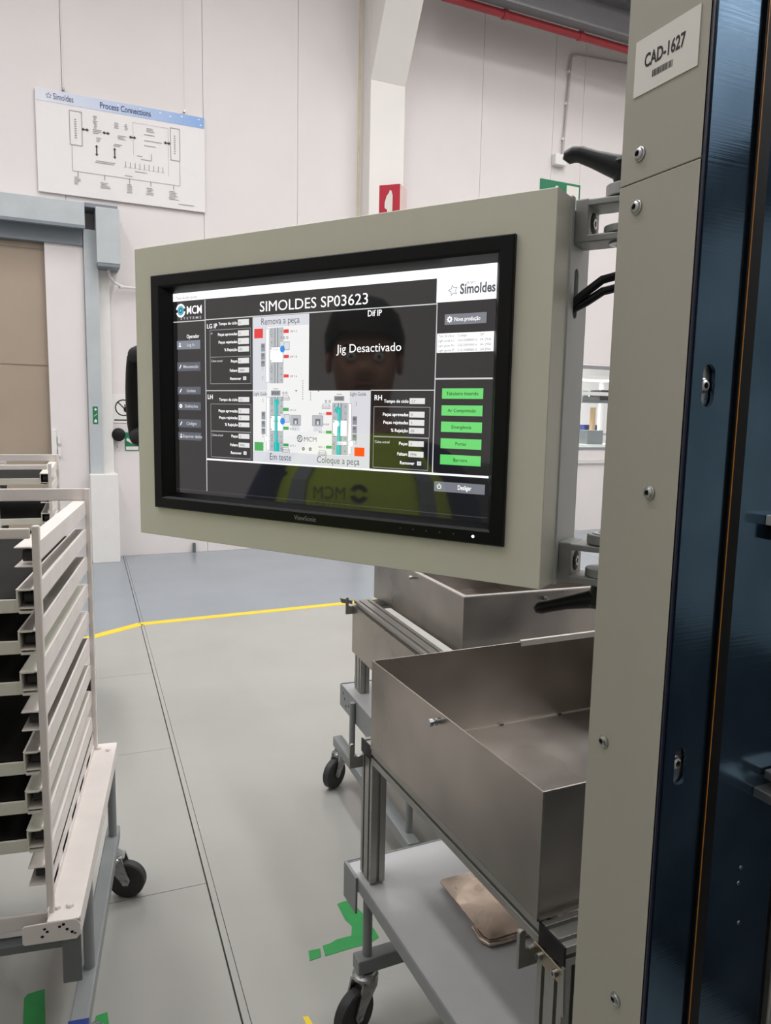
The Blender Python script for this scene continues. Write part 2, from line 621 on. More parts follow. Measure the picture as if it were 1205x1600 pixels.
for z in (5.3, 5.75, 6.15):
    MB().box((6.42 + (z - 5.1) * .058 - .03, WY - .04, z), (6.42 + (z - 5.1) * .058 + .03, WY - .003, z + .03)).build('clip', WHITEPL, cd)
tag(cd, 'thin grey conduit down the white wall left of the machine post', 'conduit')
jb = MB().box((6.27, WY - 0.09, 4.96), (6.46, WY, 5.10)).build('junction_box', WHITEPL, None, bev=0.01)
tag(jb, 'white junction box at the lower end of the wall conduit', 'box')

# window into the annex, with the shutter panel over it
win = MB()
for a, c in (((6.75, WY - 0.01, 1.18), (9.3, WY + .1, 1.215)), ((6.75, WY - 0.03, 2.335), (9.3, WY + .1, 2.375)), ((6.75, WY - 0.02, 1.215), (6.79, WY + .1, 2.335)), ((9.26, WY - .02, 1.215), (9.3, WY + .1, 2.335))):
    win.box(a, c)
win = struct(win.build('window_1', mat('grey_window_frame', (136, 138, 140), 0.5, var=.02)))
MB().box((6.79, WY + 0.04, 1.215), (9.26, WY + 0.046, 2.335)).build('pane', GLASS, win)
MB().box((6.86, WY - 0.03, 2.40), (9.3, WY + .02, 4.05)).build('shutter_panel', WALLP, win)
MB().box((6.79, WY - 0.05, 2.375), (6.86, WY + .03, 4.05)).build('shutter_guide', FRAMEB, win)
MB().box((6.75, WY - 0.03, 0.98), (9.3, WY, 1.03)).build('wall_rail', mat('rail_grey_white', (206, 203, 200), .6, var=.02), win)

# things in the annex
am = thing('assembly_machine', 'white framed assembly machine seen through the far window', 'machine', (8.5, 10.5, 0))
b = MB()
for x in (-.75, .75):
    for y in (-.35, .35):
        b.box((x - .03, y - .03, 0), (x + .03, y + .03, 2.35))
for z in (0.9, 1.32, 2.05, 2.32):
    for y in (-.35, .35):
        b.box((-.75, y - .03, z - .03), (.75, y + .03, z + .03))
    for x in (-.75, .75):
        b.box((x - .03, -.35, z - .03), (x + .03, .35, z + .03))
b.build('frame', WHITEPL, am)
MB().box((-.72, -.36, 1.35), (.72, .36, 1.39)).build('table_top', SHELF, am)
MB().box((-.5, -.2, 1.0), (-.1, .2, 1.30)).build('control_box', GREYP, am)
MB().box((-.45, -.1, 1.39), (-.30, .05, 1.78)).build('housing', GREYP, am)
MB().box((.02, -.12, 1.39), (.30, .12, 1.52)).build('fixture', BLUECAP, am)
MB().cyl((.12, -.2, 1.39), (.12, -.2, 1.82), 0.05).build('cylinder', mat('tan_cylinder', (206, 172, 128), .5, var=.05), am, smooth=True)
MB().box((-.2, -.3, 1.9), (.35, 0, 2.0)).box((-.1, -.2, 2.0), (0, -.1, 2.1)).build('gantry', GREYD, am)
MB().box((.15, -.34, 1.95), (.45, -.05, 2.12)).build('motor', GASK, am, bev=.02)
wb = thing('workbench', 'white workbench with grey boxes behind the far window', 'workbench', (7.75, 9.2, 0))
for x in (-.35, .35):
    for y in (-.25, .25):
        MB().box((x - .025, y - .025, 0), (x + .025, y + .025, 1.2)).build('leg', WHITEPL, wb)
MB().box((-.4, -.3, 1.2), (.4, .3, 1.24)).build('bench_top', WHITEPL, wb)
MB().box((-.3, -.2, 1.24), (.0, .1, 1.45)).build('bin', GREYP, wb)

# ------------------------------------------------------------------ wall-mounted things
# large process board
SX0, SX1, SZ0, SZ1 = 0.018, 1.678, 3.775, 4.757
bd = thing('process_board', 'large white process diagram board with blue header on the back wall', 'board', (SX0, WY - 0.03, SZ1))
sw, sh = SX1 - SX0, SZ1 - SZ0
MB().box((0, 0, -sh), (sw, 0.02, 0)).build('board', SIGNW, bd, bev=.002)
PB = plane_m((0, -0.002, 0), (1, 0, 0), (0, 0, 1))
PB2 = plane_m((0, -0.004, 0), (1, 0, 0), (0, 0, 1))
hd = mat('header_blue_print', (150, 178, 216), 0.5, var=.02)
nt = hd.node_tree
bs = nt.nodes['Principled BSDF']
tc = nt.nodes.new('ShaderNodeTexCoord')
sp = nt.nodes.new('ShaderNodeSeparateXYZ')
nt.links.new(tc.outputs['Object'], sp.inputs[0])
rp = nt.nodes.new('ShaderNodeValToRGB')
rp.color_ramp.elements[0].position, rp.color_ramp.elements[1].position = 0.05, 1.0
rp.color_ramp.elements[0].color, rp.color_ramp.elements[1].color = lin((216, 218, 226)), lin((126, 164, 214))
mr = nt.nodes.new('ShaderNodeMath')
mr.operation = 'DIVIDE'
mr.inputs[1].default_value = sw
nt.links.new(sp.outputs[0], mr.inputs[0])
nt.links.new(mr.outputs[0], rp.inputs[0])
nt.links.new(rp.outputs[0], bs.inputs['Base Color'])
hdr = flat(MB(), rect(0.003, -0.115, sw - .003, -0.003), PB).build('header', hd, bd)
b = MB()
text(b, 'Simoldes', 0.165, -0.085, 0.085, PB2, width=0.185)
b.build('header_lettering', INKB, bd)
b = MB()
text(b, 'Process Connections', 0.60, -0.088, 0.082, PB2, width=0.50, bold=0.012)
b.build('header_lettering', INKB, bd)
b = MB()
star = []
for i in range(10):
    r_ = 0.03 if i % 2 == 0 else 0.015
    t = math.pi / 2 + i * math.pi / 5
    star.append((0.125 + r_ * math.cos(t), -0.058 + r_ * math.sin(t)))
for i in range(10):
    p, q = Vector(star[i]), Vector(star[(i + 1) % 10])
    c0 = Vector((0.125, -0.058))
    flat(b, [p, q, c0 + (q - c0) * .75, c0 + (p - c0) * .75], PB2)
b.build('header_star', INKB, bd)
b = MB()
for x, z in ((1.42, -.03), (1.30, -.05), (1.2, -.03), (1.1, -.055), (1.0, -.03), (.92, -.06), (.78, -.035), (1.60, -.03), (1.62, -.085)):
    flat(b, circle(x, z, .012, 8, .008), PB2)
b.build('header_dots', SIGNW, bd)['kind'] = 'stuff'


def strk(b, x0, z0, x1, z1, w=.006):
    p, q = Vector((x0, z0)), Vector((x1, z1))
    d = (q - p).normalized()
    nn = Vector((-d.y, d.x)) * w / 2
    flat(b, [p - nn, q - nn, q + nn, p + nn], PB2)


b = MB()
for x0, x1 in ((.31, .425), (1.30, 1.395)):
    strk(b, x0, -.163, x1, -.163)
    strk(b, x0, -.488, x1, -.488)
    strk(b, x0, -.163, x0, -.488)
    strk(b, x1, -.163, x1, -.488)
strk(b, .325, -.488, .325, -.742, .004)
strk(b, 1.392, -.488, 1.392, -.742, .004)
strk(b, .325, -.742, 1.392, -.742, .004)
for x in (.375, .63, .875, 1.09, 1.325):
    strk(b, x, -.742, x, -.79, .008)
for x in (.36, .39):
    pass
for i in range(9):
    strk(b, .355, -.24 - i * .022, .375, -.24 - i * .022, .008)
    strk(b, 1.335, -.24 - i * .022, 1.352, -.24 - i * .022, .008)
b.build('diagram_lines', INKL, bd)['kind'] = 'stuff'
b = MB()
for x in (.455, .655, .915, 1.265):
    strk(b, x - .022, -.325, x + .022, -.325, .012)
    for s_ in (-1, 1):
        flat(b, [(x + s_ * .036, -.325), (x + s_ * .014, -.307), (x + s_ * .014, -.343)], PB2)
for x in (.56, .735):
    strk(b, x, -.47, x, -.55, .012)
    for s_ in (-1, 1):
        flat(b, [(x, -.51 + s_ * .056), (x - .016, -.51 + s_ * .034), (x + .016, -.51 + s_ * .034)], PB2)
b.build('diagram_arrows', INK, bd)['kind'] = 'stuff'
b = MB()
random.seed(3)
for x, z, w_, n_ in ((.53, -.18, .05, 8), (.52, -.31, .10, 3), (.76, -.33, .11, 3), (.73, -.21, .05, 4), (.83, -.21, .05, 4), (1.05, -.21, .09, 3), (1.02, -.275, .12, 1), (1.02, -.335, .19, 1), (1.02, -.385, .19, 1),
                     (.55, -.385, .06, 3), (.72, -.42, .11, 2), (.54, -.61, .20, 2), (.95, -.50, .09, 1), (.99, -.53, .12, 1), (.92, -.66, .22, 1), (.82, -.715, .14, 1),
                     (.33, -.80, .07, 5), (.585, -.82, .10, 4), (.84, -.80, .07, 6), (1.04, -.81, .09, 5), (1.27, -.81, .11, 6), (1.37, -.93, .22, 1)):
    for k in range(n_):
        strk(b, x + random.uniform(0, .012), z - k * .016, x + w_ * random.uniform(.6, 1), z - k * .016, .006)
for i in range(9):
    strk(b, .84 + i * .047, -.575, .84 + i * .047, -.625, .006)
    strk(b, .82 + i * .047, -.63, .855 + i * .047, -.63, .003)
strk(b, 1.1, -.46, 1.1, -.53, .006)
strk(b, .92, -.175, 1.27, -.175, .002)
strk(b, .92, -.175, .92, -.50, .002)
strk(b, 1.275, -.175, 1.275, -.66, .002)
b.build('diagram_text', INKL, bd)['kind'] = 'stuff'
for i, x in enumerate((.265, 1.45)):
    MB().cyl((x, -.004, .005), (x, -.004, 1.6), .0012, n=6).build('hanging_wire', mat('pale_wire', (176, 172, 168), .5, var=.02), bd)
    MB().cyl((x, -.012, .03), (x, .03, .03), .012, n=10).build('hook', ZINC, bd)


def sign_box(name, label, x0, x1, z0, z1, m, y=WY, d=.012, cat='sign'):
    o = MB().box((x0, y - d, z0), (x1, y, z1)).build(name, m)
    tag(o, label, cat)
    return o, plane_m((x0, y - d - .002, z0), (1, 0, 0), (0, 0, 1))


# exit sign with running figure and door
o, PL = sign_box('exit_sign', 'green emergency exit sign on the far white wall', 6.10, 6.76, 4.40, 4.775, SIGNG)
b = flat(MB(), rect(.43, .03, .635, .345), PL)
flat(b, circle(.27, .285, .032), PL)
flat(b, [(.20, .26), (.27, .24), (.33, .20), (.38, .21), (.37, .18), (.31, .16), (.29, .10), (.35, .03), (.31, .02), (.25, .09), (.17, .03), (.14, .05), (.22, .13), (.22, .19), (.17, .20), (.14, .15), (.11, .17), (.15, .23)], PL)
b.build('pictogram', LABELP, o)
# fire sign, two faces folded out from the pillar
o = thing('fire_sign', 'red fire equipment sign standing out from the white pillar', 'sign', (3.66, 8.35, 3.95))
MB().add([(0, 0, 0), (.19, -.17, 0), (.19, -.17, .33), (0, 0, .33), (0.01, .0, 0), (.19, -.155, 0), (.19, -.155, .33), (.01, .0, .33)],
         [(0, 1, 2, 3), (4, 7, 6, 5), (0, 3, 7, 4), (3, 2, 6, 7), (0, 4, 5, 1), (1, 5, 6, 2)]).build('left_face', SIGNR, o)
MB().add([(.19, -.17, 0), (.36, 0, 0), (.36, 0, .33), (.19, -.17, .33), (.19, -.155, 0), (.35, 0, 0), (.35, 0, .33), (.19, -.155, .33)],
         [(0, 1, 2, 3), (4, 7, 6, 5), (0, 3, 7, 4), (3, 2, 6, 7), (0, 4, 5, 1), (1, 5, 6, 2)]).build('right_face', mat('pink_white_print', (222, 196, 190), .5, var=.02), o)
u_ = Vector((.19, -.17, 0)).normalized()
n_ = Vector((-.17, -.19, 0)).normalized()
PF = plane_m(Vector((0, 0, 0)) + n_ * .003, u_, (0, 0, 1))
b = flat(MB(), [(.105, .0), (.165, .0), (.165, .21), (.15, .26), (.13, .27), (.12, .24), (.09, .20), (.07, .13), (.07, .07), (.10, .05)], PF)
b.build('extinguisher_pictogram', LABELP, o)

# signs and button right of the door
o, PL = sign_box('no_touch_sign', 'white sign with black crossed-hand ring beside the door', .66, .98, 1.47, 1.78, WHITEPL, d=.006)
b = MB()
c_ = (.12, .165)
for i in range(24):
    t0, t1 = 2 * math.pi * i / 24, 2 * math.pi * (i + 1) / 24
    flat(b, [(c_[0] + r_ * math.cos(t), c_[1] + r_ * math.sin(t)) for r_, t in ((.078, t0), (.078, t1), (.090, t1), (.090, t0))], PL)
flat(b, [(c_[0] - .062, c_[1] + .054), (c_[0] - .054, c_[1] + .062), (c_[0] + .062, c_[1] - .054), (c_[0] + .054, c_[1] - .062)], PL)
flat(b, circle(c_[0] + .03, c_[1] - .02, .032, 12), PL)
for k in range(4):
    flat(b, rect(c_[0] + .008 + k * .014, c_[1] + .0, c_[0] + .018 + k * .014, c_[1] + .05 - abs(k - 1.5) * .008), PL)
flat(b, rect(.02, .025, .22, .038), PL)
b.build('pictogram', BLKINK, o)
o = MB().lathe((.715, WY, 1.345), (0, -1, 0), [(0, .05), (.01, .055), (.03, .035), (.05, .03), (.055, .06), (.075, .072), (.09, .068), (.10, .04), (.102, .001)]).build('push_button', BLACKP, smooth=True)
tag(o, 'black mushroom push button on the wall right of the door', 'button')
MB().tube([(.70, WY - .01, 1.29), (.72, WY - .01, 1.20), (.66, WY - .01, 1.14)], .006).build('cable', WHITEPL, o)
o, PL = sign_box('safety_sign', 'small green and white safety sign behind the black handle', .785, .93, 1.17, 1.37, SIGNG, d=.008)
b = flat(MB(), rect(.008, .008, .137, .045), PL)
flat(b, [(.01, .12), (.03, .14), (.07, .10), (.13, .07), (.13, .055), (.08, .075), (.02, .105)], PL)
b.build('pictogram', LABELP, o)

# ------------------------------------------------------------------ door 1: rapid roll door
dr = struct(MB().box((-3.2, 8.30, 3.42), (0.43, WY, 3.655)).build('door_1', GALV, bev=.004))
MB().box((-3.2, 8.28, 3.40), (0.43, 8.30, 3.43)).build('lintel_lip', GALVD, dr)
MB().box((-3.2, 8.42, 3.26), (0.41, 8.52, 3.42)).build('lintel_shade_band', GALVD, dr)  # dark strip standing in for the shaded underside of the lintel
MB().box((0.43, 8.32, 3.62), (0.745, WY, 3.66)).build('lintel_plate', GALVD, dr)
MB().box((.415, 8.40, 0.93), (.550, WY, 3.42)).build('guide_rail', GALV, dr, bev=.004)
MB().box((.552, 8.52, 0.93), (.66, WY, 3.42)).build('guide_cover', WHITEPL, dr, bev=.004)
MB().box((-3.2, 8.52, 0.02), (0.05, 8.56, 3.42)).build('curtain', BROWN, dr)
for z in (2.05, 3.2):
    MB().box((-3.2, 8.512, z), (0.05, 8.522, z + .05)).build('curtain_seam', BROWN, dr)
MB().box((0.05, 8.45, 0.0), (.413, WY, 3.42)).build('jamb', WALLP, dr, bev=.004)
MB().box((0.05, 8.43, 1.1), (.10, 8.45, 1.40)).build('latch_post', WHITEPL, dr, bev=.004)
MB().box((.11, 8.42, 1.25), (.135, 8.45, 1.33)).box((.11, 8.42, 1.12), (.135, 8.45, 1.2)).build('hinge', WHITEPL, dr)
mtb = thing('motor_box', 'grey door motor box hanging at the right end of the lintel', 'box', (.53, 8.26, 3.05))
MB().box((0, 0, 0.03), (.225, .33, .57)).build('housing', GALV, mtb, bev=.006)
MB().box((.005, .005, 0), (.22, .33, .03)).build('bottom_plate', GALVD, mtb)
MB().tube([(.12, .2, .0), (.13, .2, -.06), (.18, .22, -.12), (.26, .26, -.15), (.6, .31, -.15)], .014).build('cable', WHITEPL, mtb, smooth=True)
MB().cyl((.23, .25, -.15), (.26, .26, -.15), .022).build('cable_gland', WHITEPL, mtb)
wbx = struct(MB().box((.405, 8.27, 0), (.68, WY, .935)).build('trim_1', WHITEPL, bev=.004))
o, PL = sign_box('door_sticker', 'small green sticker on the grey door guide rail', .455, .505, 1.46, 1.64, SIGNG, y=8.40, d=.003)
b = flat(MB(), circle(.028, .15, .012), PL)
flat(b, [(.01, .02), (.035, .012), (.04, .04), (.02, .05)], PL)
flat(b, [(.012, .075), (.04, .10), (.04, .108), (.012, .083)], PL)
b.build('pictogram', LABELP, o)['kind'] = 'stuff'

nm_ = thing('neighbour_machine', 'tall grey machine right of the camera mirrored in the blue plates', 'machine', (1.6, -2.6, 0))
MB().box((0, 0, .12), (1.4, 2.7, 1.04)).build('base_cabinet', BEAMD, nm_, bev=.004)
MB().box((.05, .05, 0), (1.35, 2.65, .12)).build('plinth', GASK, nm_)
MB().box((0, 0, 1.05), (1.4, 2.7, 2.10)).build('upper_panel', PANEL2, nm_, bev=.004)
MB().box((-.01, -.01, 2.11), (1.4, 2.71, 2.29)).build('header', BEAMD, nm_, bev=.004)
lm = thing('shade_cabinet', 'low dark machine cabinet at the left of the camera', 'machine', (-1.98, -4.25, 0))  # added out of view; darkens the lower half of the machine post
MB().box((0, 0, .12), (1.35, 4.7, 1.30)).build('base_cabinet', BEAMD, lm, bev=.004)
MB().box((.05, .05, 0), (1.30, 4.65, .12)).build('plinth', GASK, lm)
MB().box((-.01, -.01, 1.31), (1.36, 4.71, 1.40)).build('top_cover', BEAMD, lm, bev=.004)
ps = MB().cyl((1.51, WY - .03, 0), (1.51, WY - .03, .11), .018).build('pipe_stub', GREYD, smooth=True)
tag(ps, 'short grey pipe end at the foot of the far wall', 'pipe')
# ================================================================== MACHINE POST
XC = 0.52
mp_ = thing('machine_post', 'grey machine post with blue filmed plates at the right of the picture', 'machine', (XC, .498, 0))
MB().box((0, 0.0, 0.04), (.004, .102, 1.8252)).build('side_cover', COLM, mp_, bev=.0008)
MB().box((0, 0.0, 1.8260), (.004, .102, 2.6)).build('side_cover', COLM, mp_, bev=.0008)
MB().box((.004, .006, 0.0), (.40, .101, 2.6)).build('post_core', GREYD, mp_)


def xz(o=(0, 0, 0)):
    return plane_m(o, (1, 0, 0), (0, 0, 1))


holed('blue_plate', rect(.0035, .02, .0555, 2.6), [obround(.0235, 1.633, .0150, .038), obround(.0235, 1.272, .0150, .038)], .004, BLUEF, mp_, xz((0, -.0005, 0)))
MB().box((.0, -.0008, .02), (.0032, .0022, 2.6)).build('cover_edge', mat('dark_blue_edge', (26, 30, 52), .4, var=.05), mp_)
MB().box((.0560, -.006, .02), (.0725, .004, 2.6)).build('gasket', GASK, mp_)
MB().box((.0577, -.0066, .02), (.0586, -.0055, 2.6)).build('orange_seal', ORANGE, mp_)
MB().box((.0728, -.004, .02), (.166, .002, 2.6)).build('blue_plate', BLUEF, mp_, bev=.0006)
MB().box((.0722, -.0045, .02), (.0730, .002, 2.6)).build('plate_edge', ZINC, mp_)
MB().box((.166, -.002, .02), (.174, .004, 2.6)).build('gasket', GASK, mp_)
MB().box((.174, -.010, .02), (.40, .004, 2.6)).build('door_frame', ALU, mp_, bev=.002)


def screw(p, axis, r, parent, name='screw'):
    b = MB()
    b.lathe(p, axis, [(0, r), (.0008, r * 1.02), (.0012, r), (.0016, r * .86), (.003, r * .78), (.0042, r * .5), (.0042, r * .40), (.0020, r * .38), (.0020, .0)], 20)
    o = b.build(name, ZINC, parent, smooth=True)
    h = MB().lathe(Vector(p) + Vector(axis) * .0021, axis, [(0, r * .37), (.0003, r * .37)], 6).build('hex_socket', GASK, o)
    return o


for y, z in ((.0765, 1.850), (.0765, 1.802), (.036, 1.533), (.0775, 1.268), (.037, 1.003)):
    screw((0, y, z), (-1, 0, 0), .0068, mp_)
for z in (1.633, 1.274):
    screw((.0225, .003, z), (0, -1, 0), .0068, mp_)
    MB().box((.012, .003, z - .024), (.035, .0058, z + .024)).build('slot_backing', ZINC, mp_)
for z, x in ((1.145, .118), (1.128, .1165), (1.082, .122)):
    MB().lathe((x, -.004, z), (0, -1, 0), [(0, .0022), (.0006, .002), (.0007, 0)], 12).build('rivet', ZINC, mp_)
# label with code
PLb = plane_m((-.0012, .0895, 1.9035), (0, -1, 0), (0, 0, 1))
lb = MB().box((-.001, .0125, 1.9035), (.0, .0895, 1.953)).build('label', LABELP, mp_)
b = text(MB(), 'CAD-1627', .0125, .0225, .0165, PLb, width=.049, bold=.028)
b.build('lettering', BLKINK, lb)
b = MB()
random.seed(11)
x = .0235
while x < .0475:
    w_ = random.choice((.0006, .0010, .0006, .0014))
    flat(b, rect(x, .0105, x + w_, .0165), PLb)
    x += w_ + random.choice((.0005, .0008))
b.build('barcode', BLKINK, lb)['kind'] = 'stuff'
# clamp blocks on the right plate
b = MB().box((.126, -.05, 1.222), (.152, -.004, 1.232)).box((.152, -.030, 1.222), (.19, -.004, 1.232))
cl = b.build('clamp_bar', ALU, mp_, bev=.001)
MB().lathe((.148, -.035, 1.232), (0, 0, 1), [(0, .0055), (.005, .0055), (.005, .003), (.002, .003), (.002, 0)], 16).build('bolt', ZINC, cl, smooth=True)
MB().box((.138, -.03, 1.240), (.18, -.006, 1.249)).build('clamp_bar', ALU, mp_, bev=.001)
MB().box((.110, -.028, 1.503), (.17, -.004, 1.513)).build('clamp_bar', PANEL2, mp_, bev=.001)
MB().box((.118, -.020, 1.488), (.16, -.004, 1.503)).build('clamp_foot', GASK, mp_)

# ================================================================== OPERATOR PANEL
A = R(-56.04)
pn = thing('operator_panel', 'cream operator panel with lit touch screen on a swivel arm', 'screen', (.311, .931, 1.626), A)
# local frame: x right, -y toward the viewer, z up
fr = MB().frame([(-.325, .325, -.2135, .2135, .045), (-.325, .325, -.2135, .2135, .0008), (-.3242, .3242, -.2127, .2127, 0),
                 (-.283, .2795, -.167, .167, 0), (-.283, .2795, -.167, .167, .045)], closed=True)
fr.build('front_frame', PANEL, pn)
MB().box((-.327, .045, -.2165), (.3265, .055, .2165)).build('rear_flange', PANEL2, pn, bev=.0012)
# rear housing with the oval cable slot in its right side
MB().box((-.30, .060, -.19), (.30, .118, .19)).build('rear_housing', PANEL2, pn, bev=.002)
holed('housing_side', rect(.055, -.205, .122, .205), [obround(.080, .117, .015, .056)], .003, PANEL2, pn, plane_m((.3218, 0, 0), (0, 1, 0), (0, 0, 1)))
MB().box((.300, .060, .200), (.3233, .122, .205)).box((.300, .060, -.205), (.3233, .122, -.200)).box((.30, .1205, -.205), (.3233, .1222, .205)).build('housing_rim', PANEL2, pn)
MB().box((-.2825, .030, -.1665), (.279, .044, .1665)).build('monitor_back', GASK, pn)
# bezel
MB().frame([(-.2850, .2815, -.1695, .1705, .004), (-.2850, .2815, -.1695, .1705, -.005), (-.2836, .2801, -.1681, .1691, -.0065),
            (-.2690, .2655, -.1545, .1555, -.0062), (-.2660, .2625, -.1515, .1525, -.0035), (-.2580, .2555, -.1462, .1462, .0105), (-.2580, .2555, -.1462, .1462, .014)]).build('bezel', BEZEL, pn)
screen = MB().box((-.2582, .0120, -.1464), (.2557, .0160, .1464)).build('display', lcd('base', (24, 24, 25)), pn)

UX, UZ = .512 / 1920, .291 / 1080
US = plane_m((-.2572, .0118, .1456), (1, 0, 0), (0, 0, 1))


def layer(k):
    M = US.copy()
    M.translation = Vector((-.2572, .0118 - .00012 * k, .1456))
    return M


ONE = ('lgreen', 'btn', 'btn2', 'btn3', 'field', 'red', 'red2', 'green', 'blue')


class UI:
    """flat pieces of the screen picture, in 1920 x 1080 units"""
    def __init__(s):
        s.d = {}
        s.n = 0
        s.part = 0

    def mb(s, key):
        col, k = key
        if col in ONE:
            s.n += 1
            return s.d.setdefault((col, k, s.n), MB())
        return s.d.setdefault((col, k, s.part if col.startswith('fix') else 0), MB())

    def r(s, col, k, x0, y0, x1, y1):
        flat(s.mb((col, k)), [(x0 * UX, -y0 * UZ), (x1 * UX, -y0 * UZ), (x1 * UX, -y1 * UZ), (x0 * UX, -y1 * UZ)], layer(k))

    def poly(s, col, k, pts):
        flat(s.mb((col, k)), [(x * UX, -y * UZ) for x, y in pts], layer(k))

    def line(s, col, k, x0, y0, x1, y1, w=4):
        if abs(x1 - x0) > abs(y1 - y0):
            s.r(col, k, x0, y0 - w / 2, x1, y0 + w / 2)
        else:
            s.r(col, k, x0 - w / 2, y0, x0 + w / 2, y1)

    def box(s, col, k, x0, y0, x1, y1, w=3):
        s.line(col, k, x0, y0, x1, y0, w)
        s.line(col, k, x0, y1, x1, y1, w)
        s.line(col, k, x0, y0, x0, y1, w)
        s.line(col, k, x1, y0, x1, y1, w)

    def t(s, col, k, txt, x, y, cap, align='LEFT', width=None, bold=0.0):
        M = layer(k)
        s.n += 1
        if cap <= 20 and not bold:
            bold = .012
        text(s.d.setdefault((col, k, 't%d' % s.n), MB()), txt, x * UX, -y * UZ, cap * UZ * 1.38, M, align, width * UX if width else None, bold)

    def ring(s, col, k, cx, cy, r0, r1, a0=0, a1=360, n=20, asp=1.0):
        for i in range(n):
            t0, t1 = R(a0 + (a1 - a0) * i / n), R(a0 + (a1 - a0) * (i + 1) / n)
            s.poly(col, k, [(cx + r_ * math.cos(t), cy - asp * r_ * math.sin(t)) for r_, t in ((r0, t0), (r1, t0), (r1, t1), (r0, t1))])


u = UI()
WHT, DRK, LGT = 'white', 'dark', 'light'
# window title bar and company corner
u.r(WHT, 1, 0, 0, 1920, 42)
u.r(WHT, 1, 1638, 42, 1920, 144)
u.t('mid', 2, 'Teste de light guides', 22, 32, 14)
u.line(LGT, 1, 241, 46, 241, 1062, 5)
u.line(LGT, 1, 0, 151, 241, 151, 5)
u.line(LGT, 1, 241, 149, 1642, 149, 5)
u.line(LGT, 1, 1642, 144, 1642, 886, 5)
u.line(LGT, 1, 243, 520, 577, 520, 5)
u.line(LGT, 1, 1304, 519, 1642, 519, 5)
u.line(WHT, 1, 241, 887, 1916, 887, 9)
u.line(LGT, 1, 1645, 470, 1918, 470, 7)
# logo at top left
u.ring('cyan', 2, 58, 92, 14, 22, 0, 360, 24)
u.ring('cyan', 2, 58, 92, 0.5, 9, 0, 360, 12)
u.ring(WHT, 2, 58, 92, 25, 36, 20, 170)
u.ring(WHT, 2, 58, 92, 25, 36, 200, 350)
u.t(WHT, 2, 'MCM', 102, 113, 44, width=112, bold=.01)
u.t(LGT, 2, 'S Y S T E M S', 56, 140, 13, width=156)
u.t(WHT, 2, 'SIMOLDES SP03623', 622, 128, 52, width=655)
# company logo at top right
st = []
for i in range(10):
    r_ = 26 if i % 2 == 0 else 13
    t = math.pi / 2 + i * math.pi / 5 + .25
    st.append((1718 + r_ * math.cos(t), 98 - r_ * math.sin(t)))
for i in range(10):
    p, q = st[i], st[(i + 1) % 10]
    c0 = (1718, 98)
    u.poly('pale', 2, [p, q, (c0[0] + (q[0] - c0[0]) * .7, c0[1] + (q[1] - c0[1]) * .7), (c0[0] + (p[0] - c0[0]) * .7, c0[1] + (p[1] - c0[1]) * .7)])
u.t('slate', 2, 'Simoldes', 1751, 114, 42, width=165, bold=.03)
u.t('mid', 2, 'GRUPO', 1776, 76, 10)
# left column of buttons
u.t(WHT, 2, 'Operador', 101, 240, 20, width=94, bold=.008)
for y0, y1, tx, col, icon in ((252, 298, 'Log In', 'btn', 0), (367, 414, 'Manutenção', 'btn2', 1), (499, 540, 'Limites', 'btn2', 1), (582, 625, 'Definições', 'btn2', 2), (676, 719, 'Códigos', 'btn2', 1), (746, 789, 'Exportar dados', 'btn2', 0)):
    u.r(col, 1, 25, y0, 203, y1)
    ym = (y0 + y1) / 2
    u.t(LGT, 2, tx, 130 if tx != 'Exportar dados' else 136, ym + 8, 17, 'CENTER')
    if icon == 0:
        u.poly(WHT, 2, circle(48, ym - 7, 5, 10))
        u.r(WHT, 2, 40, ym + 2, 56, ym + 9)
    elif icon == 1:
        u.poly(WHT, 2, [(40, ym + 9), (44, ym + 12), (57, ym - 7), (53, ym - 11)])
    else:
        u.ring(WHT, 2, 48, ym, 4, 11, 0, 360, 10)


def block(x0, fx0, fx1, right, title, yt, rows, ybox, sm):
    u.t(WHT, 2, title, x0, yt, 24, bold=.012)
    u.box('grey', 2, *ybox[0], 3)
    u.box('grey', 2, *ybox[1], 3)
    for lab, y0, y1, val in rows:
        u.r('field', 2, fx0, y0, fx1, y1)
        u.t(WHT, 2, lab, fx0 - 5, (y0 + y1) / 2 + 8, 15, 'RIGHT')
        if val:
            u.t('mid', 3, val, fx0 + 10, (y0 + y1) / 2 + 7, 12)
    (cx0, cy0, cx1, cy1) = sm
    u.r('field', 2, cx0, cy0, cx1, cy1)
    u.line('mid', 3, cx0 + 7, (cy0 + cy1) / 2, cx1 - 6, (cy0 + cy1) / 2, 3)
    u.t(WHT, 2, 'Remover', cx0 - 14, cy1 - 1, 15, 'RIGHT')


def rows(ys, v):
    return [(l, a, c, w) for l, (a, c), w in zip(('Tempo de ciclo', 'Peças aprovadas', 'Peças rejeitadas', '% Rejeição', 'Peças', 'Faltam'), ys, v)]


block(253, 476, 552, 0, 'LG IP', 195, rows(((159, 189), (214, 243), (253, 284), (295, 322), (353, 381), (402, 428)), ('0', '0', '0', '0%', '0', '9999')), ((276, 205, 563, 345), (277, 345, 565, 484)), (510, 448, 532, 466))
block(253, 476, 553, 0, 'LH', 564, rows(((553, 578), (611, 638), (647, 673), (684, 708), (743, 768), (789, 814)), ('0.2', '0', '0', '0', '0', '9996')), ((277, 590, 564, 733), (277, 735, 564, 872)), (511, 834, 532, 852))
block(1324, 1515, 1594, 0, 'RH', 564, rows(((554, 580), (614, 640), (650, 676), (686, 712), (745, 770), (792, 818)), ('2.7', '0', '1', '0%', '3', '9996')), ((1324, 594, 1621, 729), (1324, 732, 1618, 874)), (1562, 836, 1583, 854))
u.t(LGT, 2, 'Caixa actual', 283, 370, 12)
u.t(LGT, 2, 'Caixa actual', 283, 760, 12)
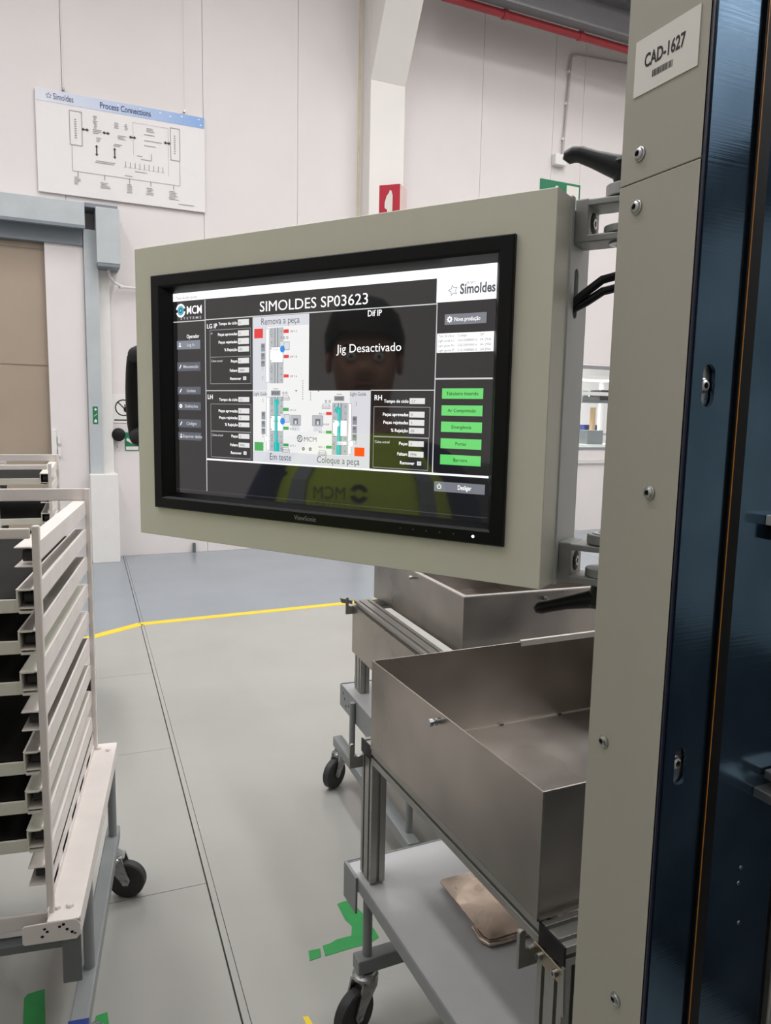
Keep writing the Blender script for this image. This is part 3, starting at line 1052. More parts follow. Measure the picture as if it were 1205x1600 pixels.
u.t(LGT, 2, 'Caixa actual', 1331, 760, 12)
u.t(LGT, 2, 'IP', 283, 228, 11)
# white work area with the fixture drawings
u.poly('page', 1, [(577, 153), (940, 153), (940, 520), (1304, 520), (1304, 884), (577, 884)])
u.r('black', 1, 940, 153, 1640, 517)
u.r('haze', 2, 577, 153, 938, 205)
u.r('haze', 2, 577, 205, 674, 518)
u.r('haze', 2, 577, 522, 672, 550)
u.r('haze', 2, 577, 828, 1304, 884)
u.r('haze', 2, 1186, 522, 1304, 828)
u.t('slate', 3, 'Remova a peça', 632, 193, 34, width=246)
u.t('slate', 3, 'Em teste', 689, 868, 34, width=140)
u.t('slate', 3, 'Coloque a peça', 993, 869, 34, width=252)
u.t('mid', 3, 'Light Guide', 583, 544, 17, width=88)
u.t('mid', 3, 'Light Guide', 1186, 544, 17, width=92)
u.t(WHT, 2, 'Dif IP', 1279, 184, 28, width=76, bold=.012)
u.t(WHT, 2, 'Jig Desactivado', 1108, 344, 40, width=360)


def fixture(x0, x1, y0, y1, sgn):
    """grey rail drawing with plates and fittings"""
    w = x1 - x0
    u.part += 1
    u.r('fix', 2, x0, y0, x0 + w * .42, y1)
    u.r('fixd', 3, x0 + w * .36, y0, x0 + w * .62, y1)
    u.r('fix', 2, x0 + w * .60, y0, x1, y1)
    u.r('fixl', 4, x0 + w * .46, y0, x0 + w * .52, y1)
    n = int((y1 - y0) / 30)
    for i in range(n):
        yy = y0 + 10 + i * 30
        u.ring('mid', 4, x0 + w * .16, yy, 2, 4, 0, 360, 8)
        u.ring('mid', 4, x0 + w * .86, yy + 9, 2, 4, 0, 360, 8)
    for i in range(0, n, 3):
        yy = y0 + 18 + i * 30
        u.r('mid', 4, x0 + w * .05, yy, x0 + w * .2, yy + 14)
        u.r('fixl', 5, x0 + w * .08, yy + 3, x0 + w * .17, yy + 11)
    xe = x0 - sgn * 0 - (22 if sgn > 0 else -w - 4)
    u.r(WHT, 3, xe, y0 + 4, xe + 18, y1 - 6)
    u.box('mid', 4, xe, y0 + 4, xe + 18, y1 - 6, 2)
    xs_ = xe - 34 if sgn > 0 else xe + 24
    ym = (y0 + y1) / 2
    for dy, h in ((-62, 40), (-16, 34), (22, 30)):
        u.r('fixd', 4, xs_, ym + dy, xs_ + 26, ym + dy + h)
        u.r('mid', 5, xs_ + 4, ym + dy + 6, xs_ + 20, ym + dy + h * .5)
    for dy in (-120, 60, 110):
        u.ring('mid', 5, xs_ + 16, ym + dy, 7, 9, 90 if sgn > 0 else -90, 270 if sgn > 0 else 90, 8)
    # white cross plate
    u.r(WHT, 5, x0 + w * .05, ym - 42, x1 - 2, ym + 34)
    u.box('mid', 6, x0 + w * .05, ym - 42, x1 - 2, ym + 34, 2)
    u.poly('mid', 7, circle(x0 + w * .12, ym - 34, 4, 8))
    u.poly('mid', 7, circle(x0 + w * .12, ym + 26, 4, 8))


fixture(690, 780, 211, 484, 1)
fixture(692, 780, 550, 826, 1)
fixture(1084, 1176, 578, 826, -1)
for x0, x1, y0, y1 in ((702, 763, 520, 545), (1097, 1156, 546, 569)):
    u.part += 1
    u.r('fixd', 8, x0, y0, x1, y1)
    for k in range(3):
        u.r('mid', 9, x0 + 6 + k * (x1 - x0 - 12) / 3, y0 + 5, x0 + 2 + (k + 1) * (x1 - x0 - 12) / 3, y1 - 5)
    u.line('mid', 8, x0 + 14, y0 - 8, x1 - 14, y0 - 8, 3)
for x in (735, 1127):
    y0 = 567 if x < 1000 else 602
    u.r('teal', 8, x - 10, y0, x + 10, 825)
    u.poly('teal', 8, circle(x + (4 if x < 1000 else -8), y0 + 10, 17, 12))
    u.r('teal', 8, x - 14, 780, x + (22 if x < 1000 else 6), 825)
    u.r('tealn', 9, x - 4, y0 + 8, x - 1, 820)
for cx, cy in ((776, 317), (778, 672)):
    u.part += 1
    u.r('fixl', 8, cx - 14, cy - 36, cx + 44, cy + 6)
    u.box('mid', 9, cx + 10, cy - 34, cx + 44, cy + 4, 2)
    u.poly('blue', 10, circle(cx, cy, 16, 16, 17))
    u.t('mid', 9, 'IP-DIF', cx - 62, cy + 6, 10)
u.poly(WHT, 8, circle(1116, 678, 15, 12))
u.t('mid', 9, 'RH-DIF', 1030, 686, 9)
u.r(WHT, 9, 1118, 762, 1172, 776)
u.t('mid', 10, 'RHDIF', 1120, 774, 9)
for cx, cy in ((1198, 770), (676, 762)):
    u.poly(WHT, 9, circle(cx, cy, 17, 14))
    u.ring('pale', 10, cx, cy, 15, 17, 0, 360, 14)
for x0, y0, x1, y1, col in ((590, 212, 648, 259, 'red'), (590, 782, 650, 826, 'green'), (1219, 786, 1276, 827, 'red2'),
                            (783, 222, 816, 240, 'red'), (784, 346, 817, 361, 'red'), (784, 441, 816, 456, 'red'),
                            (780, 605, 817, 621, 'green'), (783, 699, 817, 714, 'green'), (783, 783, 817, 797, 'green'),
                            (1050, 622, 1083, 637, 'red'), (1050, 712, 1084, 726, 'green'), (1051, 784, 1085, 798, 'green')):
    u.r(col, 8, x0, y0, x1, y1)
for x, y, tx in ((824, 238, 'DIP 1 C'), (824, 360, 'DIP 1 B'), (824, 455, 'DIP 1 A'), (824, 620, 'LH 1 3'), (824, 713, 'LH 1 2'), (824, 797, 'LH 1 1'), (1006, 636, 'RH 1 3'), (1006, 725, 'RH 1 2'), (1006, 797, 'RH 1 1')):
    u.t('mid', 8, tx, x, y, 10)
for x0, x1 in ((827, 892), (965, 1030)):
    u.part += 1
    u.r('fix', 4, x0, 641, x1, 690)
    u.r('fixl', 4, x0 + 8, 690, x1 - 6, 718)
    u.r('mid', 5, x0 + 18, 656, x1 - 16, 686)
    u.r('fixl', 6, x0 + 28, 668, x0 + 40, 684)
    u.box('mid', 5, x0, 641, x1, 690, 2)
for x, y in ((786, 262), (806, 262), (782, 532), (802, 532), (1048, 572), (1070, 572)):
    u.ring('mid', 8, x, y, 4, 7, 0, 360, 10)
for x0, y0 in ((778, 545), (780, 804), (1030, 584), (1010, 810)):
    u.box('mid', 8, x0, y0, x0 + 38, y0 + 16, 2)
    u.box('mid', 8, x0 - 6, y0 + 10, x0 + 44, y0 + 22, 2)
for i in range(9):
    u.poly('mid', 8, circle(905, 473 + i * 11, 3, 6))
for i in range(5):
    u.poly('mid', 8, circle(954, 529 + i * 9, 3, 6))
for x in (911, 954):
    u.ring('mid', 8, x, 805, 3, 9, 0, 360, 12)
for x, y in ((864, 521), (1002, 521)):
    u.poly('mid', 8, [(x - 9, y - 3), (x + 9, y - 3), (x, y + 6)])
u.ring('mid', 8, 888, 755, 12, 18, 20, 190, 10)
u.ring('mid', 8, 888, 755, 12, 18, 200, 370, 10)
u.ring('mid', 8, 888, 755, 3, 8, 0, 300, 10)
u.t('mid', 8, 'MCM', 912, 768, 24, width=78)
# right column
u.r('btn3', 1, 1682, 196, 1880, 241)
u.t(WHT, 2, 'Nova produção', 1728, 227, 18, width=122, bold=.004)
u.ring(WHT, 2, 1706, 218, 5, 10, 0, 360, 12)
for k in range(8):
    t = k * math.pi / 4
    u.poly(WHT, 2, circle(1706 + 11 * math.cos(t), 218 + 11 * math.sin(t), 3, 6))
u.r(WHT, 1, 1647, 276, 1917, 358)
for i, (a_, c_, d_) in enumerate((('Tipo de peça', 'Código', 'DIP'), ('Light guide LH', '0262300400016', '3412936'), ('Light guide RH', '0262300300016', '3412936'), ('Light guide IP', '0162300800016', '3412936'))):
    y = 292 + i * 20.5
    u.t('mid', 2, a_, 1653, y, 11, width=78 if i else 76)
    u.t('mid', 2, c_, 1748, y, 11, width=92 if i else 44)
    u.t('mid', 2, d_, 1852, y, 11, width=52 if i else 18)
for (y0, y1, tx) in ((511, 556, 'Tabuleiro Inserido'), (584, 629, 'Ar Comprimido'), (655, 700, 'Emergência'), (728, 772, 'Portas'), (799, 843, 'Barreira')):
    u.r('lgreen', 1, 1679, y0, 1877, y1)
    u.t('dkgreen', 2, tx, 1778, (y0 + y1) / 2 + 7, 15, 'CENTER', bold=.01)
u.r('btn3', 1, 1653, 920, 1901, 964)
u.t(WHT, 2, 'Desligar', 1770, 950, 20, width=66, bold=.01)
u.ring(WHT, 2, 1678, 942, 8, 11, 125, 415, 14)
u.r(WHT, 2, 1676.5, 928, 1679.5, 941)
u.box('dim', 1, 3, 1062, 1916, 1064, 2)

LC = dict(white=((255, 255, 255), 1.0), light=((206, 208, 210), 1.0), grey=((150, 150, 150), 1.0), page=((238, 238, 238), 1.0), haze=((216, 217, 224), 1.0),
          field=((226, 226, 226), 1.0), mid=((112, 114, 118), 1.0), slate=((78, 84, 92), 1.0), pale=((150, 155, 162), 1.0), black=((20, 20, 20), 1.0),
          cyan=((70, 190, 214), 1.0), btn=((124, 130, 142), 1.0), btn2=((84, 88, 100), 1.0), btn3=((122, 124, 132), 1.0), lgreen=((104, 214, 110), 1.0),
          dkgreen=((20, 66, 26), 1.0), fix=((182, 186, 190), 1.0), fixd=((140, 146, 152), 1.0), fixl=((216, 219, 222), 1.0), teal=((38, 186, 180), 1.0), tealn=((120, 220, 214), 1.0),
          blue=((28, 136, 226), 1.0), red=((226, 50, 48), 1.0), red2=((250, 72, 24), 1.0), green=((66, 168, 84), 1.0), dim=((60, 60, 62), 1.0))
NM = dict(white='screen_strips', light='screen_lines', grey='screen_boxes', page='screen_page', haze='screen_band', field='number_field', mid='drawing_lines', slate='screen_strips', pale='star_outline',
          black='jig_area', cyan='logo_ring', btn='screen_button', btn2='screen_button', btn3='screen_button', lgreen='status_button', dkgreen='screen_strips', fix='fixture_drawing', fixd='fixture_drawing', fixl='fixture_drawing',
          teal='light_guide_drawing', tealn='light_guide_drawing', blue='status_dot', red='status_square', red2='status_square', green='status_square', dim='screen_border')
for (col, k, un), b in u.d.items():
    rgb, e = LC[col]
    istext = isinstance(un, str)
    o = b.build('screen_lettering' if istext else NM[col], lcd(col, rgb, e if col == 'white' else e * .82), screen)
    if not istext and col not in ONE and len(b.f) > 1:
        o['kind'] = 'stuff'

# lettering and lamps on the bezel
PBz = plane_m((0, -.0066, 0), (1, 0, 0), (0, 0, 1))
text(MB(), 'ViewSonic', -.0155, -.1645, .0085, PBz, width=.036).build('maker_lettering', mat('pale_grey_print', (150, 150, 150), .5, var=.02), pn)
MB().lathe((.245, -.0063, -.161), (0, -1, 0), [(0, .0016), (.0006, .0014), (.0007, 0)], 12).build('power_lamp', mat('white_led', (255, 255, 255), .4, emit=(210, 232, 255), estr=6.0), pn)
for x in (.148, .166, .184, .202, .220):
    MB().lathe((x, -.0063, -.1605), (0, -1, 0), [(0, .0009), (.0004, .0008), (.0005, 0)], 10).build('touch_key', mat('grey_key_print', (96, 98, 100), .5, var=.02), pn)

# handle at the left edge
hb = MB()
pts = []
for i in range(13):
    t = i / 12
    z = .066 - t * .138
    bow = math.sin(math.pi * t)
    pts.append((-.3630 - .006 * bow, .028, z))
hb.tube([(-.325, .028, .060), (-.351, .028, .0625)] + pts[1:-1] + [(-.351, .028, -.0685), (-.325, .028, -.066)], [.012, .0125] + [.0115] * 11 + [.0125, .012], n=14)
hb.build('handle', BLACKP, pn, smooth=True)
for z in (.060, -.066):
    MB().lathe((-.3245, .028, z), (-1, 0, 0), [(0, .0165), (.028, .0165), (.038, .014), (.042, .004)], 18).build('handle_mount', BLACKP, pn, smooth=True)


# swivel joints, clamp levers
def joint(zc, sgn):
    """sgn +1: lever on top"""
    b = MB()
    y0, y1 = .062, .104
    z0, z1 = zc - .0235, zc + .0235
    # c-shaped fork made of web, arms and cheek
    b.box((.3235, y0, z0), (.339, y1, z1))
    b.box((.337, y0, z0), (.385, y1, z0 + .0085))
    b.box((.337, y0, z1 - .0085), (.385, y1, z1 - .001))
    fk = b.build('joint_fork', DIECAST, pn, bev=.0015)
    MB().lathe((.337, (y0 + y1) / 2, zc), (1, 0, 0), [(0, .0125), (.002, .0125), (.003, .010), (.003, .005), (.0005, .005), (.0005, 0)], 20).build('joint_bolt', GASK, fk, smooth=True)
    MB().lathe((.3395, (y0 + y1) / 2, zc), (1, 0, 0), [(0, .0062), (.0016, .006), (.0016, .0032), (.0003, .003), (.0003, 0)], 20).build('bolt_head', ZINC, fk, smooth=True)
    # second knuckle reaching to the post's far face
    k = MB()
    px, py = .374, .083
    for za, zb in ((z1 + .0003, z1 + .0135), (z0 + .009, z0 + .0175)) if sgn > 0 else ((z1 + .0003, z1 + .0115), (z0 + .009, z0 + .0185)):
        k.cyl((px, py, za), (px, py, zb), .0225, n=28)
        k.box((px - .004, py - .0225, za), (px + .040, py + .0225, zb))
    k.box((px + .026, py - .024, z0 - .004), (px + .069, py + .024, z1 + .0135))
    kn = k.build('joint_knuckle', DIECAST, pn, bev=.0012)
    MB().lathe((px, py, z0 - .0004), (0, 0, -1), [(0, .0165), (.0012, .016), (.0014, .011), (.0005, .0105), (.0005, .0)], 24).build('joint_cap', ZINC, fk, smooth=True)
    if sgn < 0:
        MB().lathe((px, py, z1 + .0115), (0, 0, 1), [(0, .0165), (.0012, .016), (.0014, .011), (.0005, .0105), (.0005, .0)], 24).build('joint_cap', ZINC, kn, smooth=True)
    # clamping lever
    lv = MB()
    zb = z1 + .0135 if sgn > 0 else z0 - .0004
    hx = px - .004
    lv.lathe((hx, py, zb), (0, 0, sgn), [(0, .0115), (.004, .0110), (.010, .0125), (.024, .0150), (.028, .0125), (.030, 0)], 18)
    if sgn > 0:
        path = [(hx + .004, py, zb + .016), (hx - .014, py - .001, zb + .0235), (hx - .034, py - .002, zb + .0325), (hx - .049, py - .003, zb + .0395), (hx - .057, py - .003, zb + .0410), (hx - .0625, py - .003, zb + .0385), (hx - .0655, py - .003, zb + .0345)]
        rad = [.0145, .0120, .0094, .0088, .0092, .0084, .0050]
    else:
        path = [(hx + .004, py, zb - .017), (hx - .014, py - .001, zb - .0215), (hx - .040, py - .002, zb - .029), (hx - .060, py - .003, zb - .0360), (hx - .069, py - .003, zb - .0390), (hx - .0745, py - .003, zb - .0395), (hx - .0775, py - .003, zb - .0385)]
        rad = [.0145, .0105, .0082, .0076, .0080, .0074, .0045]
    lv.tube(path, rad, n=14)
    lv.build('clamp_lever', BLACKP, pn, smooth=True)
    return fk


joint(.1925, 1)
joint(-.1915, -1)
# cables from the oval slot round the back of the post
for dz, dy, bow in ((.004, .0, .018), (-.006, .004, .011)):
    MB().tube([(.29, .080 + dy, .098 + dz * .4), (.322, .078 + dy, .105 + dz * .6), (.335, .080 + dy, .114 + dz), (.352, .084 + dy, .122 + dz + bow * .3), (.372, .092 + dy, .127 + dz + bow * .35), (.40, .10 + dy, .128 + dz + bow * .35), (.44, .105 + dy, .126 + dz + bow * .3)],
              .0048, n=12).build('cable', CABLE, pn, smooth=True)


# ================================================================== CARTS
def profile(mb, p0, p1, w, h, side):
    """slotted aluminium extrusion from p0 to p1; w across `side`, h across the other axis"""
    p0, p1 = Vector(p0), Vector(p1)
    d = (p1 - p0)
    dn = d.normalized()
    s_ = (Vector(side) - dn * Vector(side).dot(dn)).normalized()
    t_ = dn.cross(s_)

    def run(L, n, a, c):
        """points along a side of length L with n slots, from corner a toward c; inward is c rotated"""
        pts = []
        for i in range(n):
            x = L * (i + .5) / n
            pts += [(x - .0042, 0), (x - .0042, .008), (x + .0042, .008), (x + .0042, 0)]
        return pts
    nw, nh = max(1, round(w / .04)), max(1, round(h / .04))
    poly = []
    poly.append((-w / 2, -h / 2))
    poly += [(-w / 2 + x, -h / 2 + y) for x, y in run(w, nw, 0, 0)]
    poly.append((w / 2, -h / 2))
    poly += [(w / 2 - y, -h / 2 + x) for x, y in run(h, nh, 0, 0)]
    poly.append((w / 2, h / 2))
    poly += [(w / 2 - x, h / 2 - y) for x, y in run(w, nw, 0, 0)]
    poly.append((-w / 2, h / 2))
    poly += [(-w / 2 + y, h / 2 - x) for x, y in run(h, nh, 0, 0)]
    return mb.prism(poly, p0, s_, t_, d)


def caster(parent, x, y, ztop, ang, R_=.0625, dark=True):
    """swivel caster under a bar whose underside is at ztop; ang = direction the wheel trails"""
    ca, sa = math.cos(ang), math.sin(ang)
    wx, wy = x + .042 * ca, y + .042 * sa
    ax = Vector((-sa, ca, 0))
    top = 2 * R_ + .012
    b = MB()
    b.lathe((x, y, ztop), (0, 0, -1), [(0, .026), (.006, .028), (.010, .034), (.018, .034), (.024, .026)], 24)
    for s_ in (-1, 1):
        o_ = ax * (s_ * .021)
        q = ax * (s_ * .0025)
        c_ = Vector((ca, sa, 0))
        base = Vector((x, y, 0)) + o_
        pr = [(-.026, top + .012), (.030, top + .012), (.058, R_ + .006), (.050, R_ - .012), (.034, R_ - .012), (.018, R_ + .014), (-.022, top - .02)]
        b.prism(pr, base - q, c_, (0, 0, 1), q * 2)
    b.box((-.026, -.0235, top + .008), (.032, .0235, top + .013), Matrix.Translation((x, y, 0)) @ Matrix.Rotation(ang, 4, 'Z'))
    cs = b.build('caster', ZINC, parent, smooth=True)
    p = Vector((wx, wy, R_)) - ax * .0165
    MB().lathe(p, ax, [(0, R_ * .70), (.0, R_ * .93), (.004, R_), (.029, R_), (.033, R_ * .93), (.033, R_ * .70)], 32).build('wheel', RUBBER, cs, smooth=True)
    MB().lathe(Vector((wx, wy, R_)) - ax * .0150, ax, [(0, R_ * .68), (.030, R_ * .68)], 28).build('wheel_centre', WHEELG, cs, smooth=True)
    MB().lathe(Vector((wx, wy, R_)) - ax * .028, ax, [(0, .007), (.056, .007)], 12).build('axle', ZINC, cs, smooth=True)
    return cs


def hook(parent, x, y, z0, z1, name='hook'):
    """flat J-shaped hook plate standing out to -x of the frame"""
    h = z1 - z0
    MB().prism([(0.004, z0), (-.034, z0), (-.034, z1 - .004), (-.030, z1), (-.024, z1), (-.021, z1 - .004), (-.021, z0 + h * .52), (-.012, z0 + h * .46), (.004, z0 + h * .50)],
               (x, y - .004, 0), (1, 0, 0), (0, 0, 1), (0, .008, 0)).build(name, ALU, parent, bev=.0015)


def tray(name, label, loc, rz, lx, ly, h, t=.003, lipped=False):
    """open folded-sheet tray; origin at the left-near corner of its base"""
    o = thing(name, label, 'tray', loc, rz, 'open stainless trays')
    MB().box((0, 0, 0), (lx, ly, t)).build('base', STEEL, o)
    MB().box((0, 0, t), (t, ly, h)).build('left_side', STEEL, o, bev=.0006)
    MB().box((lx - t, 0, t), (lx, ly, h)).build('right_side', STEEL, o, bev=.0006)
    MB().box((t, 0, t), (lx - t, t, h)).build('near_side', STEEL, o, bev=.0006)
    MB().box((t, ly - t, t), (lx - t, ly, h)).build('far_side', STEEL, o, bev=.0006)
    if lipped:
        w = .016
        b = MB().box((-.002, -.002, h), (w, ly + .002, h + .004)).box((lx - w, -.002, h), (lx + .002, ly + .002, h + .004)).box((w, -.002, h), (lx - w, w, h + .004)).box((w, ly - w, h), (lx - w, ly + .002, h + .004))
        b.build('rim', mat('pale_folded_rim', (196, 190, 184), .35, .7, var=.05), o)
    return o


def stud(parent, p, ax):
    MB().lathe(p, ax, [(0, .004), (.004, .004), (.004, .008), (.009, .008), (.009, .004), (.014, .004), (.014, .0085), (.022, .0085), (.0225, 0)], 12).build('stud', ZINC, parent, smooth=True)


# ---- front cart (axis-aligned); origin on the floor below its left-near top corner
fc = thing('trolley_cart', 'grey front cart carrying the large open tray beside the machine post', 'cart', (.705, .84, 0))
# local: x right, y away; far end y=.82
ZT = .786
CW, CL = .70, .82
b = MB()
profile(b, (.02, .065, ZT - .02), (.02, CL - .065, ZT - .02), .04, .04, (1, 0, 0))
b.build('side_profile', ALU, fc, bev=.0006)
b = MB()
profile(b, (CW - .02, .065, ZT - .02), (CW - .02, CL - .065, ZT - .02), .04, .04, (1, 0, 0))
b.build('side_profile', ALU, fc, bev=.0006)
for y in (.0325, CL - .0325):
    b = MB()
    profile(b, (.004, y, ZT - .017), (CW - .004, y, ZT - .017), .065, .034, (0, 1, 0))
    b.build('end_profile', ALU, fc, bev=.0006)
    MB().box((0, y - .0335, ZT - .0345), (.004, y + .0335, ZT + .0005)).build('end_cap', BLACKP, fc, bev=.001)
for y in (.035, CL - .035):
    for x in (.022, CW - .022):
        b = MB()
        profile(b, (x, y, .425), (x, y, ZT - .035), .040, .066, (1, 0, 0))
        b.build('leg', ALU, fc, bev=.0006)
MB().box((-.004, -.002, ZT - .062), (-.0005, .072, ZT - .036)).build('corner_plate', mat('satin_steel_plate', (168, 158, 142), .3, 1.0, var=.05), fc, bev=.0008)
for y in (.014, .054):
    MB().lathe((-.004, y, ZT - .051), (-1, 0, 0), [(0, .0062), (.005, .0062), (.0055, .0055), (.0055, .003), (.002, .003), (.002, 0)], 16).build('socket_screw', ZINC, fc, smooth=True)
hook(fc, 0, .074, ZT - .078, ZT - .010)
hook(fc, 0, CL - .003, ZT - .075, ZT - .01)
MB().prism([(-.020, ZT - .12), (-.012, ZT - .12), (-.004, ZT - .05), (-.008, ZT - .038), (-.018, ZT - .038), (-.022, ZT - .05)], (.012, -.012, 0), (0, 1, 0), (0, 0, 1), (.008, 0, 0)).build('hook', ALU, fc, bev=.0012)
MB().prism([(-.006, ZT - .11), (0, ZT - .11), (.004, ZT - .03), (-.002, ZT - .03)], (-.004, -.004, 0), (0, 1, 0), (0, 0, 1), (.004, 0, 0)).build('latch_tongue', ALU, fc)
# lower shelf with folded rim
ZS = .42
MB().box((-.012, .02, ZS - .004), (CW + .012, CL + .045, ZS)).build('lower_shelf', SHELF, fc)
b = MB().box((-.016, .02, ZS - .032), (-.012, CL + .049, ZS + .002)).box((CW + .012, .02, ZS - .032), (CW + .016, CL + .049, ZS + .002)).box((-.012, CL + .045, ZS - .032), (CW + .012, CL + .049, ZS + .002))
b.build('shelf_rim', GREYP, fc, bev=.0008)
MB().box((-.022, CL - .030, ZS - .095), (-.016, CL + .053, ZS + .004)).box((-.016, CL + .049, ZS - .095), (.05, CL + .053, ZS + .004)).build('corner_bracket', GREYP, fc, bev=.001)
for y in (.03, CL - .055):
    MB().box((-.02, y, .165), (CW + .02, y + .042, .205)).build('base_bar', GREYP, fc, bev=.003)
    for x in (.012, CW - .012):
        MB().cyl((x, y + .021, .205), (x, y + .021, ZS - .004), .0125, n=16).build('post', GREYP, fc, smooth=True)
caster(fc, .008, CL - .034, .165, R(205))
caster(fc, .008, .051, .165, R(205))
caster(fc, CW - .012, CL - .034, .165, R(205))
caster(fc, CW - .012, .051, .165, R(205))

# big front tray on the cart
ft = tray('steel_tray', 'large open stainless tray on the front cart beside the machine post', (.700, .905, .7885), 0, .70, .685, .224)
stud(ft, (0, .348, .204), (-1, 0, 0))
MB().box((.43, .679, .212), (.69, .689, .228)).build('rim_clip', mat('pale_rim_clip', (190, 186, 180), .4, .5, var=.05), ft, bev=.001)
for x in (.17, .37, .56):
    MB().box((x, .676, .003), (x + .012, .682, .008)).build('weld_tab', STEEL, ft)
MB().box((.003, .676, .003), (.697, .682, .0055)).build('bottom_fold', mat('pale_fold_edge', (196, 188, 182), .35, .8, var=.05), ft)

# bent plate lying on the lower shelf
sp_ = thing('steel_plate', 'shiny bent stainless plate lying on the lower shelf of the front cart', 'plate', (.862, 1.285, ZS + .002))
MB().prism([(0, .02), (.008, .004), (.02, 0), (.25, 0), (.262, .010), (.265, .23), (.258, .238), (.012, .238), (.004, .232)], (0, 0, .012), (1, 0, 0), (0, 1, 0), (0, 0, .005)).build('sheet', STEELP, sp_, bev=.001)
MB().tube([(-.004, .055, .012), (-.006, .02, .010), (.004, .0, .009), (.03, -.004, .009), (.25, -.004, .009)], .006, n=10).build('folded_lip', STEELP, sp_, smooth=True)
MB().box((.05, .02, 0), (.22, .22, .012)).build('stiffener', STEELP, sp_)

# ---- rear cart
rc = thing('trolley_cart', 'rear grey cart with white shelf standing behind the front cart', 'cart', (1.150, 2.92, 0), R(-4), 'grey carts')
fc['group'] = 'grey carts'
# local: x right, y away from camera, far-left corner at origin
RL, RW = .98, .72
b = MB()
profile(b, (.080, -RL, .790), (.080, -.005, .790), .075, .034, (1, 0, 0))
b.build('side_profile', ALU, rc, bev=.0006)
b = MB()
profile(b, (RW - .04, -RL, .790), (RW - .04, -.005, .790), .075, .034, (1, 0, 0))
b.build('side_profile', ALU, rc, bev=.0006)
for y in (-.03, -RL + .03):
    b = MB()
    profile(b, (.12, y, .788), (RW - .08, y, .788), .04, .034, (0, 1, 0))
    b.build('end_profile', ALU, rc, bev=.0006)
MB().box((.036, -RL, .578), (.040, -.004, .785)).build('side_skirt', STEEL, rc, bev=.0006)
for y in (-.07, -RL + .07):
    for x in (.062, RW - .04):
        b = MB()
        profile(b, (x, y, .42), (x, y, .773), .040, .080, (1, 0, 0))
        b.build('leg', ALU, rc, bev=.0006)
MB().box((0, -RL, .416), (RW + .02, .03, .420)).build('lower_shelf', SHELF, rc)
for nm, a_, c_ in (('shelf_rim', (-.004, -RL, .325), (0, .034, .424)), ('shelf_rim', (RW + .02, -RL, .325), (RW + .024, .034, .424)), ('shelf_rim', (0, .030, .325), (RW + .02, .034, .424))):
    MB().box(a_, c_).build(nm, GREYP, rc, bev=.0008)
for y, z in ((-.04, .37), (-.06, .345), (-.10, .36), (-.13, .35), (-.02, .39)):
    MB().box((-.0048, y, z), (-.0036, y + .010, z + .012)).build('scuff', mat('dark_scuff', (70, 70, 68), .7, var=.1), rc)
MB().box((.045, -.045, .424), (.075, -.015, .47)).box((.050, -.04, .47), (.062, -.028, .50)).build('foot_clamp', ALU, rc, bev=.002)
for x in (-.045, RW - .02):
    MB().box((x, -RL + .1, .155), (x + .042, .0, .198)).build('base_bar', GREYP, rc, bev=.003)
    for y in (-.18, -RL + .17):
        MB().cyl((x + .03, y, .198), (x + .03, y, .416), .0125, n=16).build('post', GREYP, rc, smooth=True)
    for y in (-.05, -RL + .12):
        caster(rc, x + .02, y, .155, R(215))
hook(rc, .04, -.0, .745, .82)
MB().prism([(0, .80), (-.055, .815), (-.05, .795), (0, .785)], (.04, .01, 0), (1, 0, 0), (0, 0, 1), (0, .01, 0)).build('latch_tongue', ALU, rc)

# rear tray
rt_ = tray('steel_tray', 'rear open stainless tray with pale folded rim below the operator panel', (1.2435, 2.078, .8075), R(-3.5), .62, .86, .200, lipped=True)
stud(rt_, (0, .42, .18), (-1, 0, 0))
stud(rt_, (.31, 0, .178), (0, -1, 0))

# ================================================================== LEFT RACKS
TH = R(-9.6)
RK = (.19, 2.46, 0)


